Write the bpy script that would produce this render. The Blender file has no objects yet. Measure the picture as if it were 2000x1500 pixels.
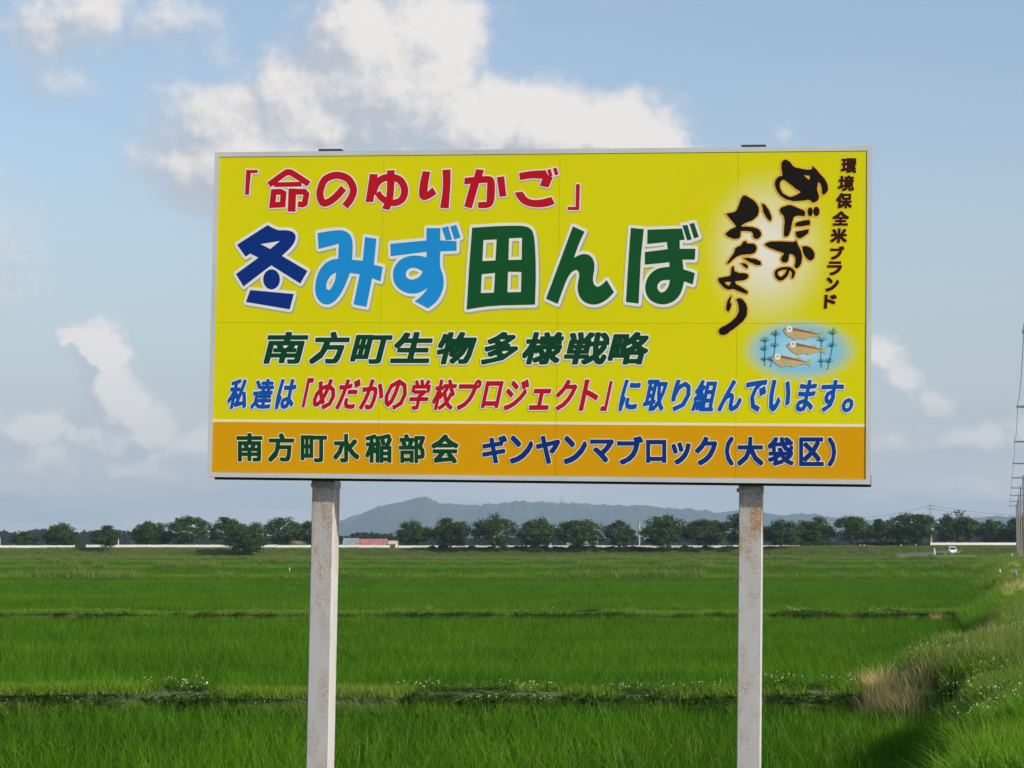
import bpy, math, random
import numpy as np
from mathutils import Vector, Matrix, Euler
from mathutils.geometry import delaunay_2d_cdt
R = math.radians
random.seed(7); RNG = np.random.default_rng(7)
SC = bpy.context.scene; COL = SC.collection

# ------------------------------------------------------------------ camera
EYE = 2.5
F = 4500.0; PITCH = math.atan(318 / F)
cam = bpy.data.objects.new('camera', bpy.data.cameras.new('camera')); COL.objects.link(cam)
cam.location = (0, 0, EYE); cam.rotation_euler = (math.pi / 2 + PITCH, 0, 0)
cam.data.sensor_width = 36; cam.data.lens = 36 * F / 2000
cam.data.clip_start = 0.1; cam.data.clip_end = 40000
SC.camera = cam

# ------------------------------------------------------------------ light
SUN_EL = R(29); SUN_AZ = R(121)          # azimuth clockwise from +Y (view direction): right and a little behind the viewer
sd = bpy.data.lights.new('sun', 'SUN'); sd.energy = 4.4; sd.angle = R(0.53); sd.color = (1.0, 0.91, 0.74)
sun = bpy.data.objects.new('sun', sd); COL.objects.link(sun)
SV = Vector((math.sin(SUN_AZ) * math.cos(SUN_EL), math.cos(SUN_AZ) * math.cos(SUN_EL), math.sin(SUN_EL)))
sun.rotation_euler = SV.to_track_quat('Z', 'Y').to_euler()
SC.view_settings.view_transform = 'Standard'; SC.view_settings.look = 'None'
SC.view_settings.exposure = 0.12; SC.view_settings.gamma = 1.0; SC.view_settings.use_curve_mapping = False
SC.cycles.use_denoising = True
SC.cycles.max_bounces = 6; SC.cycles.transparent_max_bounces = 8; SC.cycles.volume_bounces = 0
SC.render.film_transparent = False


class NT:
    """small helper to write node trees"""
    def __init__(self, tree):
        self.t = tree; tree.nodes.clear()
    def n(self, typ, ins=None, **kw):
        nd = self.t.nodes.new(typ)
        for k, v in kw.items(): setattr(nd, k, v)
        for k, v in (ins or {}).items():
            s = nd.inputs[k]
            if hasattr(v, 'is_linked'): self.t.links.new(v, s)
            else: s.default_value = v
        return nd
    def m(self, op, a, b=0.0, c=0.0, clamp=False):
        nd = self.t.nodes.new('ShaderNodeMath'); nd.operation = op; nd.use_clamp = clamp
        for i, v in enumerate((a, b, c)):
            if hasattr(v, 'is_linked'): self.t.links.new(v, nd.inputs[i])
            else: nd.inputs[i].default_value = v
        return nd.outputs[0]
    def v(self, op, a, b=(0, 0, 0)):
        nd = self.t.nodes.new('ShaderNodeVectorMath'); nd.operation = op
        for i, x in enumerate((a, b)):
            if hasattr(x, 'is_linked'): self.t.links.new(x, nd.inputs[i])
            else: nd.inputs[i].default_value = x
        return nd.outputs['Value'] if op in ('LENGTH', 'DOT_PRODUCT') else nd.outputs[0]
    def mix(self, f, a, b, blend='MIX'):
        nd = self.t.nodes.new('ShaderNodeMix'); nd.data_type = 'RGBA'; nd.blend_type = blend
        for s, x in ((nd.inputs[0], f), (nd.inputs[6], a), (nd.inputs[7], b)):
            if hasattr(x, 'is_linked'): self.t.links.new(x, s)
            else: s.default_value = x if isinstance(x, (int, float)) else (*x, 1)[:4]
        return nd.outputs[2]
    def ss(self, x, lo, hi, a=0.0, b=1.0):
        nd = self.t.nodes.new('ShaderNodeMapRange'); nd.interpolation_type = 'SMOOTHSTEP'
        self.t.links.new(x, nd.inputs[0])
        for i, q in enumerate((lo, hi, a, b)): nd.inputs[i + 1].default_value = q
        return nd.outputs[0]
    def noise(self, vec, scale, detail=4, rough=0.5, dist=0.0, col=False):
        nd = self.n('ShaderNodeTexNoise', {'Vector': vec, 'Scale': scale, 'Detail': detail, 'Roughness': rough, 'Distortion': dist})
        return nd.outputs['Color' if col else 'Fac']


# ------------------------------------------------------------------ sky with clouds (direction space, all round)
world = bpy.data.worlds.new('World'); SC.world = world; world.use_nodes = True
W = NT(world.node_tree)
gen = W.n('ShaderNodeTexCoord').outputs['Generated']
sky = W.n('ShaderNodeTexSky', sky_type='NISHITA', sun_disc=False, sun_elevation=SUN_EL, sun_rotation=SUN_AZ,
          altitude=30, air_density=1.0, dust_density=1.6, ozone_density=1.4)
sx = W.n('ShaderNodeSeparateXYZ', {0: gen})
U = W.m('MULTIPLY', W.m('ARCTAN2', sx.outputs[0], sx.outputs[1]), 4.5)        # thousands of 'pixels' right of the view axis
V = W.m('MULTIPLY', W.m('ARCSINE', sx.outputs[2]), 4.5)
P0 = W.n('ShaderNodeCombineXYZ', {0: U, 1: V, 2: 0.0}).outputs[0]
# cloud lobes: x, y (photo), radius x, radius y, weight
LOBES = [(760, 150, 190, 150, 1.), (850, 90, 95, 95, 1.), (690, 70, 110, 100, .85), (600, 230, 170, 120, .8), (450, 240, 170, 95, .68),
         (370, 330, 100, 80, .66), (520, 330, 240, 130, .85), (960, 260, 150, 100, 1.05), (1080, 265, 160, 92, 1.15), (1190, 275, 130, 88, 1.15), (1280, 310, 80, 60, 1.1),
         (900, 420, 420, 160, 1.), (1260, 380, 120, 100, 1.), (1520, 262, 40, 26, .34), (460, 400, 120, 90, .42),
         (90, 90, 110, 90, .50), (175, 55, 110, 80, .58), (330, 75, 150, 80, .40), (120, 165, 110, 60, .38), (420, 120, 60, 60, .34),
         (160, 672, 36, 26, .8), (196, 695, 46, 54, 1.), (205, 765, 50, 62, 1.), (250, 805, 80, 50, .9), (300, 830, 40, 34, .6), (90, 850, 90, 40, .72), (140, 900, 190, 50, .72), (270, 915, 160, 46, .66), (380, 870, 80, 40, .55), (215, 850, 130, 56, .72), (300, 840, 60, 50, .75),
         (1725, 700, 52, 44, .62), (1755, 745, 56, 50, .5), (1820, 800, 48, 34, .45), (1745, 880, 100, 36, .42), (1900, 870, 110, 38, .5), (1990, 850, 60, 40, .5), (1880, 950, 90, 24, .4),
         (-300, 500, 300, 160, .9), (-700, 200, 300, 140, .9), (2500, 700, 260, 150, .8), (2900, 100, 360, 150, .9), (1300, -500, 400, 160, .8), (300, -600, 300, 150, .7)]


def density(P):
    wn = W.v('SUBTRACT', W.noise(P, 5.0, 5, .6, col=True), (.5, .5, .5))
    wn2 = W.v('SUBTRACT', W.noise(P, 22.0, 4, .6, col=True), (.5, .5, .5))
    Q = W.v('ADD', P, W.v('ADD', W.v('MULTIPLY', wn, (.12, .10, 0)), W.v('MULTIPLY', wn2, (.06, .055, 0))))
    acc = None
    for x, y, rx, ry, w in LOBES:
        d = W.v('DIVIDE', W.v('SUBTRACT', Q, ((x - 1000) / 1000, (1068 - y) / 1000, 0)), (rx / 1000, ry / 1000, 1))
        g = W.m('MULTIPLY', W.m('POWER', 2.718, W.m('MULTIPLY', W.v('DOT_PRODUCT', d, d), -0.9)), w)
        acc = g if acc is None else W.m('MAXIMUM', acc, g)
    return acc


d0 = density(P0)
d1 = density(W.v('ADD', P0, (.035, .04, 0)))
fine = W.noise(P0, 9.0, 8, .60); fine_s = W.noise(W.v('ADD', P0, (.012, .014, 0)), 9.0, 8, .60)
band = W.noise(W.v('MULTIPLY', P0, (1.6, 9.0, 1)), 1.5, 5, .55)
# haze bank of thin low cloud toward the horizon, everywhere round the sky
low = W.m('MULTIPLY', W.ss(V, 0.42, 0.0), W.ss(band, .38, .66))
broad = W.ss(W.noise(W.v('MULTIPLY', P0, (1, 1.6, 1)), .8, 4, .5), .50, .75)
alpha = W.ss(W.m('ADD', d0, W.m('MULTIPLY', W.m('SUBTRACT', fine, .5), .50)), .12, .60)
lit = W.m('MULTIPLY', W.m('SUBTRACT', d0, d1), 2.2)
lit = W.m('ADD', lit, W.m('MULTIPLY', W.m('SUBTRACT', fine, .5), .55))
lit = W.m('ADD', lit, W.m('MULTIPLY', W.m('SUBTRACT', d0, .55), .55))
lit = W.m('ADD', lit, W.m('MULTIPLY', W.m('SUBTRACT', fine, fine_s), 1.7))
litc = W.ss(lit, -.46, .58)
cl = W.mix(litc, (.46, .50, .57), (.80, .765, .74))
skyc = W.mix(0.10, W.n('ShaderNodeVectorMath', {0: sky.outputs[0], 1: (.150, .150, .150)}, operation='MULTIPLY').outputs[0], (.5, .5, .5))
skyc = W.mix(W.ss(V, .85, .0, 0, .85), skyc, (.44, .50, .575))
skyc = W.mix(W.m('MULTIPLY', broad, .18), skyc, (.55, .58, .62))
skyc = W.mix(W.m('MULTIPLY', low, .85), skyc, (.63, .61, .62))
fade = W.ss(V, .02, .5, .35, 1.0)
final = W.mix(W.m('MULTIPLY', alpha, fade), skyc, cl)
bg = W.n('ShaderNodeBackground', {'Color': final, 'Strength': 1.0})
W.t.links.new(bg.outputs[0], W.n('ShaderNodeOutputWorld').inputs[0])
world.cycles.sampling_method = 'MANUAL'; world.cycles.sample_map_resolution = 512

# ------------------------------------------------------------------ helpers
CAMM = Matrix.Translation(cam.location) @ cam.rotation_euler.to_matrix().to_4x4()
def ray(px, py):
    return (CAMM.to_3x3() @ Vector(((px - 1000) / F, (750 - py) / F, -1))).normalized()
def at_y(px, py, Y):
    d = ray(px, py); t = Y / d.y
    return Vector((0, 0, EYE)) + d * t
def xat(px, Y): return (px - 1000) / F * Y
def zat(py, Y): return EYE - (py - 1068) / F * Y

def tag(o, label=None, cat=None, group=None, kind=None):
    for k, v in (('label', label), ('category', cat), ('group', group), ('kind', kind)):
        if v: o[k] = v
    return o
def empty(name, loc, rz=0.0):
    o = bpy.data.objects.new(name, None); COL.objects.link(o); o.location = loc; o.rotation_euler = (0, 0, rz)
    o.empty_display_size = .1
    return o
def mkmesh(name, vs, fs, mats=None, mi=None, smooth=False):
    me = bpy.data.meshes.new(name); me.from_pydata([tuple(v) for v in vs], [], fs)
    for m in (mats or []): me.materials.append(m)
    if mi is not None: me.polygons.foreach_set('material_index', np.array(mi, dtype=np.int32))
    if smooth: me.polygons.foreach_set('use_smooth', np.ones(len(me.polygons), dtype=bool))
    me.update()
    return me
def link(name, me, parent=None):
    o = bpy.data.objects.new(name, me); COL.objects.link(o)
    if parent: o.parent = parent
    return o

class MB:
    def __init__(s): s.v = []; s.f = []; s.mi = []
    def add(s, vs, fs, m=0):
        b = len(s.v); s.v += [tuple(v) for v in vs]; s.f += [tuple(i + b for i in f) for f in fs]; s.mi += [m] * len(fs)
    def box(s, x0, x1, y0, y1, z0, z1, m=0, bev=0.0):
        if bev <= 0:
            s.add([(x0, y0, z0), (x1, y0, z0), (x1, y1, z0), (x0, y1, z0), (x0, y0, z1), (x1, y0, z1), (x1, y1, z1), (x0, y1, z1)],
                  [(3, 2, 1, 0), (4, 5, 6, 7), (0, 1, 5, 4), (1, 2, 6, 5), (2, 3, 7, 6), (3, 0, 4, 7)], m)
        else:   # prism along z with chamfered vertical edges
            c = bev
            ring = [(x0 + c, y0), (x1 - c, y0), (x1, y0 + c), (x1, y1 - c), (x1 - c, y1), (x0 + c, y1), (x0, y1 - c), (x0, y0 + c)]
            s.add([(x, y, z0) for x, y in ring] + [(x, y, z1) for x, y in ring],
                  [tuple(reversed(range(8))), tuple(range(8, 16))] + [(i, (i + 1) % 8, 8 + (i + 1) % 8, 8 + i) for i in range(8)], m)
    def tube(s, pts, rad, n=6, m=0, cap=True):
        pts = [Vector(p) for p in pts]; N = len(pts)
        if isinstance(rad, (int, float)): rad = [rad] * N
        vs = []
        for i, p in enumerate(pts):
            d = (pts[min(i + 1, N - 1)] - pts[max(i - 1, 0)]).normalized()
            a = d.cross(Vector((0, 1, 0)) if abs(d.y) < .9 else Vector((1, 0, 0))).normalized(); b = d.cross(a)
            for k in range(n):
                t = 2 * math.pi * k / n; vs.append(p + (a * math.cos(t) + b * math.sin(t)) * rad[i])
        fs = [(i * n + k, i * n + (k + 1) % n, (i + 1) * n + (k + 1) % n, (i + 1) * n + k) for i in range(N - 1) for k in range(n)]
        if cap: fs += [tuple(range(n)), tuple(range((N - 1) * n, N * n))]
        s.add(vs, fs, m)
    def build(s, name, mats, parent=None, smooth=False):
        mats = mats if isinstance(mats, (list, tuple)) else [mats]
        return link(name, mkmesh(name, s.v, s.f, mats, s.mi, smooth), parent)

def mat(name, base, rough=.6, var=.0, vscale=8., metal=0., bump=0., coord='Object', spec=.5):
    m = bpy.data.materials.new(name); m.use_nodes = True; T = NT(m.node_tree)
    co = T.n('ShaderNodeTexCoord').outputs[coord]
    nz = T.noise(co, vscale, 5, .6)
    dark = tuple(c * (1 - var) for c in base); lite = tuple(min(1, c * (1 + var)) for c in base)
    c = T.mix(T.ss(nz, .3, .7), dark, lite)
    b = T.n('ShaderNodeBsdfPrincipled', {'Base Color': c, 'Roughness': rough, 'Metallic': metal, 'Specular IOR Level': spec})
    if bump: T.t.links.new(T.n('ShaderNodeBump', {'Height': T.noise(co, vscale * 4, 3), 'Strength': bump, 'Distance': .01}).outputs[0], b.inputs['Normal'])
    T.t.links.new(b.outputs[0], T.n('ShaderNodeOutputMaterial').inputs[0])
    return m

def leaf_mat(name, c1, c2, trans=.35, nscale=.6, c3=None, world_scale=.03, c4=None, fines=28.):
    """thin leaf: diffuse + translucent, colour varied per instance and by patch"""
    m = bpy.data.materials.new(name); m.use_nodes = True; T = NT(m.node_tree)
    rnd = T.n('ShaderNodeObjectInfo').outputs['Random']
    pos = T.n('ShaderNodeNewGeometry').outputs['Position']
    nz = T.noise(pos, nscale, 3, .6)
    f = T.m('ADD', T.m('MULTIPLY', rnd, .25), T.m('MULTIPLY', T.ss(nz, .3, .7), .40))
    f = T.m('ADD', f, T.m('MULTIPLY', T.ss(T.noise(T.v('MULTIPLY', pos, (1, 1, .25)), fines, 1), .32, .68), .35))
    c = T.mix(f, c1, c2)
    if c3: c = T.mix(T.m('MULTIPLY', T.ss(T.noise(T.v('MULTIPLY', pos, (1, 3, 1)), world_scale, 4, .6), .48, .72), .8), c, c3)
    if c4: c = T.mix(T.ss(T.noise(pos, 7.0, 1), .62, .75, 0, .8), c, c4)
    d = T.n('ShaderNodeBsdfDiffuse', {'Color': c}); t = T.n('ShaderNodeBsdfTranslucent', {'Color': T.mix(1.0, c, (1.25, 1.25, .7), 'MULTIPLY')})
    g = T.n('ShaderNodeBsdfGlossy', {'Color': (.6, .6, .6, 1), 'Roughness': .45})
    mx = T.n('ShaderNodeMixShader', {0: trans, 1: d.outputs[0], 2: t.outputs[0]})
    mx2 = T.n('ShaderNodeMixShader', {0: .012, 1: mx.outputs[0], 2: g.outputs[0]})
    T.t.links.new(mx2.outputs[0], T.n('ShaderNodeOutputMaterial').inputs[0])
    return m

M = {}
M['rice'] = leaf_mat('rice_leaf', (.024, .100, .004), (.105, .25, .008), .42, .5, (.12, .25, .01), .06)
M['grass'] = leaf_mat('bank_grass_leaf', (.11, .22, .016), (.18, .30, .025), .4, .7, (.22, .25, .06), .3)
M['bright'] = leaf_mat('bright_grass_leaf', (.085, .22, .012), (.15, .32, .02), .45, .8)
M['olive'] = leaf_mat('olive_weed_leaf', (.11, .19, .03), (.19, .28, .05), .38, .9, (.25, .27, .09), .4)
M['bundsoil'] = mat('bund_soil', (.06, .085, .025), .95, .4, 3)
M['dry'] = leaf_mat('dry_grass_leaf', (.60, .46, .24), (.80, .63, .36), .45, 1.5)
M['clover'] = leaf_mat('clover_leaf', (.05, .12, .018), (.085, .18, .028), .25, 1.2)
M['levee'] = leaf_mat('levee_grass_leaf', (.11, .17, .03), (.17, .24, .04), .35, .10, (.22, .18, .08), .08)
M['crown'] = leaf_mat('cherry_leaf', (.019, .042, .009), (.060, .110, .018), .22, .35)
M['crown2'] = leaf_mat('green_leaf', (.022, .050, .010), (.068, .122, .020), .25, .35)
M['conifer'] = leaf_mat('conifer_leaf', (.015, .035, .015), (.028, .05, .02), .1, .02)
M['bark'] = mat('bark', (.16, .13, .10), .9, .35, 3)
M['flower'] = mat('clover_flower_petal', (.74, .66, .50), .8, .2)
M['alu'] = mat('aluminium_frame', (.60, .61, .61), .45, .06, 3, .15)
M['under'] = mat('dark_steel_tray', (.035, .032, .045), .6, .3)
M['white'] = mat('white_painted_steel', (.80, .79, .76), .5, .05, 2)
M['concrete'] = mat('pole_concrete', (.40, .38, .35), .9, .15, 4)
M['polec'] = mat('weathered_pole', (.16, .145, .13), .9, .2, 4)
M['steel'] = mat('grey_steel', (.15, .16, .18), .5, .2, 4, .3)
M['wire'] = mat('wire_black', (.06, .06, .07), .5)
M['asphalt'] = mat('asphalt', (.085, .085, .09), .9, .2, 2)
M['carwhite'] = mat('car_paint_white', (.80, .80, .80), .25, .02)
M['glass'] = mat('car_glass', (.03, .035, .04), .08, .1)
M['tyre'] = mat('tyre_rubber', (.03, .03, .03), .8, .2)
M['light'] = mat('headlight_lens', (.7, .7, .72), .1)
M['plate'] = mat('number_plate', (.75, .76, .70), .5)
M['orange'] = mat('orange_paint', (.62, .22, .10), .6, .25, 6)
M['bluep'] = mat('blue_plastic', (.10, .24, .36), .4, .1)
M['yellowp'] = mat('yellow_plastic', (.55, .50, .08), .5, .1)
M['redroof'] = mat('red_metal_roof', (.42, .15, .14), .5, .25, .8)
M['greyroof'] = mat('grey_blue_roof', (.24, .29, .31), .5, .15, .8)
M['wallb'] = mat('beige_wall', (.55, .50, .40), .8, .1, .6)
M['walld'] = mat('dark_wall', (.16, .15, .14), .8, .2, .6)
M['window'] = mat('house_window', (.05, .06, .07), .1, .2)
M['stone'] = mat('pale_stone', (.62, .62, .58), .8, .15, 30, bump=.4)

# ------------------------------------------------------------------ terrain
ROAD = .214
def sm(t): t = np.clip(t, 0, 1); return t * t * (3 - 2 * t)
def foot(Y): return -0.8 - 1.25 * np.exp(-((Y - 33.5) / 3.6) ** 2) - .35 * np.exp(-((Y - 73) / 5.) ** 2)
def hn(x, y):
    return (np.sin(x * 1.7 + y * .9) + np.sin(x * .6 - y * 1.3 + 2) + np.sin(x * 3.1 + y * 2.3 + 1) * .5) / 2.5
def levee_top(X): return 2.05 + .42 * sm((X - 45) / 18.)
def height(X, Y):
    X = np.asarray(X, float); Y = np.asarray(Y, float)
    s = X - ROAD * Y
    ft = foot(Y)
    b = .88 * sm((s - ft) / (np.where(Y < 29, .8, 1.15))) + .12 * sm((s - .2) / 1.5)
    dip = .35 * np.exp(-((Y - 28.6) / 1.1) ** 2) * sm((s - ft) / .5) * sm((1.6 - s) / 1.0)
    z = b - dip
    z = z * sm((490 - Y) / 30.) + hn(X * 1.1, Y * 1.1) * .05 * np.clip(b, 0, 1) * (Y < 300)
    z = np.where((s > 3.0) & (Y < 480), z * sm((14 - s) / 3), z)
    lt = levee_top(X)
    l = lt * sm((Y - 497) / 15.) * (1 - sm((Y - 522) / 14.) * .55)
    l = l + hn(X * .13, Y * .2) * .10 * sm((Y - 497) / 8.)
    return np.maximum(z, l) if np.ndim(z) else max(float(z), float(l))

ss_ = np.concatenate([-np.geomspace(12000, 12, 42), np.linspace(-11, -3.2, 14), np.arange(-3.0, 3.01, .15), np.linspace(3.5, 16, 14), np.geomspace(20, 12000, 36)])
ys_ = np.concatenate([[-600, -200, -60, -20], np.arange(-5, 90, .4), np.arange(90, 200, 3), np.arange(200, 490, 8), np.arange(490, 545, 1.2), np.geomspace(550, 12400, 28)])
SS, YY = np.meshgrid(ss_, ys_); XX = SS + ROAD * np.clip(YY, -20, 700)
ZZ = height(XX, YY)
nx, ny = len(ss_), len(ys_)
vs = np.stack([XX.ravel(), YY.ravel(), ZZ.ravel()], 1)
idx = np.arange(nx * ny).reshape(ny, nx)
fs = np.stack([idx[:-1, :-1].ravel(), idx[:-1, 1:].ravel(), idx[1:, 1:].ravel(), idx[1:, :-1].ravel()], 1).tolist()
gm = bpy.data.materials.new('field_soil'); gm.use_nodes = True; T = NT(gm.node_tree)
pos = T.n('ShaderNodeNewGeometry').outputs['Position']; px = T.n('ShaderNodeSeparateXYZ', {0: pos})
mud = T.mix(T.noise(pos, 3.0, 5), (.022, .030, .012), (.045, .055, .02))
gr = T.mix(T.ss(T.noise(pos, .8, 6, .65), .35, .65), (.05, .09, .02), (.11, .13, .04))
gc = T.mix(T.ss(px.outputs[2], .04, .25), mud, gr)
gc = T.mix(T.ss(px.outputs[1], 250., 420.), gc, T.mix(T.noise(T.v('MULTIPLY', pos, (.05, .3, .05)), 1., 4), (.06, .12, .02), (.11, .15, .035)))
b = T.n('ShaderNodeBsdfPrincipled', {'Base Color': gc, 'Roughness': .9, 'Specular IOR Level': .2})
T.t.links.new(T.n('ShaderNodeBump', {'Height': T.noise(pos, 6., 5), 'Strength': .6, 'Distance': .1}).outputs[0], b.inputs['Normal'])
T.t.links.new(b.outputs[0], T.n('ShaderNodeOutputMaterial').inputs[0])
g = link('ground', mkmesh('ground', vs, fs, [gm], smooth=True)); tag(g, kind='structure')

# ------------------------------------------------------------------ hills
RIDGE = [(-900, 1066), (-200, 1064), (300, 1062), (520, 1054), (600, 1040), (640, 1026), (664, 1016), (690, 1008), (712, 1002), (728, 996), (742, 988), (768, 983), (788, 980), (800, 977), (812, 972), (822, 970.5), (838, 972), (850, 978), (860, 982), (880, 984), (920, 985), (958, 983), (985, 981), (1010, 978), (1042, 980), (1100, 980), (1140, 983), (1200, 986), (1250, 986), (1290, 990), (1335, 994), (1345, 991), (1365, 995), (1376, 994), (1400, 1001), (1440, 995), (1490, 1000), (1535, 1006), (1560, 1002), (1590, 1004), (1630, 1010), (1680, 1013), (1740, 1020), (1800, 1026), (1850, 1020), (1905, 1010), (1945, 1008), (2000, 1010), (2200, 1030), (2600, 1050), (3200, 1064)]
rx = np.array([p[0] for p in RIDGE], float); ry = np.array([p[1] for p in RIDGE], float)
YH = 9500.
cols = np.linspace(-900, 3200, 900); rows = np.linspace(-1, 1.0, 40)
C_, R_ = np.meshgrid(cols, rows)
prof = np.interp(C_, rx, 1068 - ry) / F * YH
from mathutils import noise as mn
prof = prof + np.array([mn.fractal(Vector((c * .06, 0, 8.1)), .8, 2.0, 4) for c in cols])[None, :] * 7.0 * (prof > 14)
hz = np.zeros_like(C_)
for i in range(C_.shape[0]):
    for j in range(C_.shape[1]):
        hz[i, j] = mn.fractal(Vector((C_[i, j] * .010, R_[i, j] * 2.2, 1.3)), 1.0, 2.0, 3)
fall = np.clip(1 - np.abs(R_) ** 1.5, 0, 1)
Z_ = prof * fall * (1 + hz * .13 * sm(np.abs(R_) * 5)) + RNG.normal(0, 2.6, C_.shape) * (prof > 12) * np.exp(-(R_ / .06) ** 2)
Y_ = YH + R_ * 1500; X_ = (C_ - 1000) / F * (YH + R_ * 300)
nr, nc = C_.shape; idx = np.arange(nr * nc).reshape(nr, nc)
hm = bpy.data.materials.new('forest_hill'); hm.use_nodes = True; T = NT(hm.node_tree)
pos = T.n('ShaderNodeNewGeometry').outputs['Position']
hc = T.mix(T.noise(pos, .02, 6, .7), (.014, .030, .014), (.036, .06, .024))
hc = T.mix(T.ss(T.noise(T.v('MULTIPLY', pos, (1, .4, 1)), .0022, 3), .56, .66, 0, .8), hc, (.10, .13, .06))
b = T.n('ShaderNodeBsdfDiffuse', {'Color': hc}); T.t.links.new(b.outputs[0], T.n('ShaderNodeOutputMaterial').inputs[0])
h = link('hills', mkmesh('hills', np.stack([X_.ravel(), Y_.ravel(), Z_.ravel() - .5], 1),
     np.stack([idx[:-1, :-1].ravel(), idx[:-1, 1:].ravel(), idx[1:, 1:].ravel(), idx[1:, :-1].ravel()], 1).tolist(), [hm]))
tag(h, kind='structure')

# ------------------------------------------------------------------ haze
hb = MB(); hb.box(-12500, 12500, -700, 12600, -1.2, 232)
vm = bpy.data.materials.new('haze_air'); vm.use_nodes = True; T = NT(vm.node_tree)
pv = T.n('ShaderNodeVolumePrincipled', {'Color': (.60, .78, 1.0, 1), 'Density': 9.5e-5, 'Anisotropy': 0.1})
T.t.links.new(pv.outputs[0], T.n('ShaderNodeOutputMaterial').inputs['Volume'])
hz_o = hb.build('haze', vm); tag(hz_o, 'pale blue air haze over the far fields and hills', 'haze', kind='stuff')

# ------------------------------------------------------------------ scattering (stuff only)
def scatter(name, protos, pts, label, cat):
    """pts rows: x y z rot sx sy sz idx ; protos: meshes"""
    pts = np.asarray(pts, float)
    me = bpy.data.meshes.new(name); me.from_pydata(pts[:, :3].tolist(), [], [])
    a = me.attributes.new('rotz', 'FLOAT', 'POINT'); a.data.foreach_set('value', pts[:, 3].copy())
    a = me.attributes.new('scl', 'FLOAT_VECTOR', 'POINT'); a.data.foreach_set('vector', pts[:, 4:7].ravel().copy())
    a = me.attributes.new('pick', 'INT', 'POINT'); a.data.foreach_set('value', pts[:, 7].astype(np.int32))
    ng = bpy.data.node_groups.new(name, 'GeometryNodeTree')
    ng.interface.new_socket('Geometry', in_out='INPUT', socket_type='NodeSocketGeometry')
    ng.interface.new_socket('Geometry', in_out='OUTPUT', socket_type='NodeSocketGeometry')
    N = ng.nodes; L = ng.links
    gi = N.new('NodeGroupInput'); go = N.new('NodeGroupOutput'); io = N.new('GeometryNodeInstanceOnPoints'); j = N.new('GeometryNodeJoinGeometry')
    for p in reversed(protos):
        oi = N.new('GeometryNodeObjectInfo'); oi.inputs['As Instance'].default_value = True
        oi.inputs['Object'].default_value = bpy.data.objects.new('proto_' + p.name, p)
        L.new(oi.outputs['Geometry'], j.inputs[0])
    def na(nm, ty):
        q = N.new('GeometryNodeInputNamedAttribute'); q.data_type = ty; q.inputs['Name'].default_value = nm
        return [s for s in q.outputs if s.enabled and s.name == 'Attribute'][0]
    cx = N.new('ShaderNodeCombineXYZ'); L.new(na('rotz', 'FLOAT'), cx.inputs[2])
    L.new(gi.outputs[0], io.inputs['Points']); L.new(j.outputs[0], io.inputs['Instance'])
    io.inputs['Pick Instance'].default_value = True
    L.new(na('pick', 'INT'), io.inputs['Instance Index']); L.new(cx.outputs[0], io.inputs['Rotation']); L.new(na('scl', 'FLOAT_VECTOR'), io.inputs['Scale'])
    L.new(io.outputs[0], go.inputs[0])
    o = link(name, me); md = o.modifiers.new('scatter', 'NODES'); md.node_group = ng
    tag(o, label, cat, kind='stuff')
    return o

def blades(name, bases, hmin, hmax, w, lean, mat_, rng, per=1, seg=2):
    """grass blades from base points: bent tapered ribbons"""
    B = np.repeat(np.asarray(bases, float), per, 0); n = len(B)
    a = rng.uniform(0, 2 * np.pi, n); hgt = rng.uniform(hmin, hmax, n); ln = rng.uniform(.1, 1, n) * lean
    th = rng.uniform(0, 2 * np.pi, n)
    d = np.stack([np.cos(a), np.sin(a), np.zeros(n)], 1); wv = np.stack([np.cos(th), np.sin(th), np.zeros(n)], 1)
    V_ = []; k = seg + 1
    for i in range(k):
        t = i / seg
        c = B + d * (ln * hgt * t ** 1.8)[:, None] + np.array([0, 0, 1.]) * (hgt * t * (1 - .25 * ln * t))[:, None]
        ww = w * (1 - t ** 1.6) * .5 + w * .04
        V_ += [c - wv * ww, c + wv * ww]
    V_ = np.stack(V_, 1).reshape(-1, 3)
    base = np.arange(n)[:, None] * (2 * k)
    F_ = np.concatenate([base + np.array([2 * i, 2 * i + 1, 2 * i + 3, 2 * i + 2]) for i in range(seg)], 0)
    return mkmesh(name, V_, F_.tolist(), [mat_])

rg = np.random.default_rng(3)
def jit(n, r): return np.stack([*(rg.uniform(-1, 1, (2, n)) * r), np.zeros(n)], 1)
def disc(n, r):
    a = rg.uniform(0, 2 * np.pi, n); q = r * np.sqrt(rg.uniform(0, 1, n)); return np.stack([q * np.cos(a), q * np.sin(a), np.zeros(n)], 1)
rice_t = []
for k in range(5):
    P = []
    for i in range(7):
        for j in range(5):
            cxy = np.array([-.6 + .086 + .171 * i, -.6 + .12 + .24 * j, 0]) + np.append(rg.normal(0, .03, 2), 0)
            P.append(cxy + disc(12, .042))
    rice_t.append(blades('rice_tile', np.concatenate(P), .18, .50, .012, .72, M['rice'], rg))
rice_far = [blades('rice_far_tile', jit(420, .6), .24, .42, .03, .5, M['rice'], rg) for k in range(3)]
patch_short = [blades('short_patch', disc(190, .32), .06, .24, .012, .8, M['grass'], rg) for k in range(3)]
patch_bright = [blades('bright_patch', disc(130, .26), .25, .62, .014, .75, M['bright'], rg, seg=3) for k in range(3)]
patch_olive = [blades('olive_patch', disc(170, .32), .10, .42, .013, .9, M['olive'], rg, seg=3) for k in range(3)]
patch_dry = [blades('dry_patch', disc(120, .2), .25, .62, .008, .7, M['dry'], rg, seg=3) for k in range(3)]
patch_levee = [blades('levee_patch', disc(150, .75), .12, .5, .06, .8, M['levee'], rg) for k in range(3)]
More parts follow.
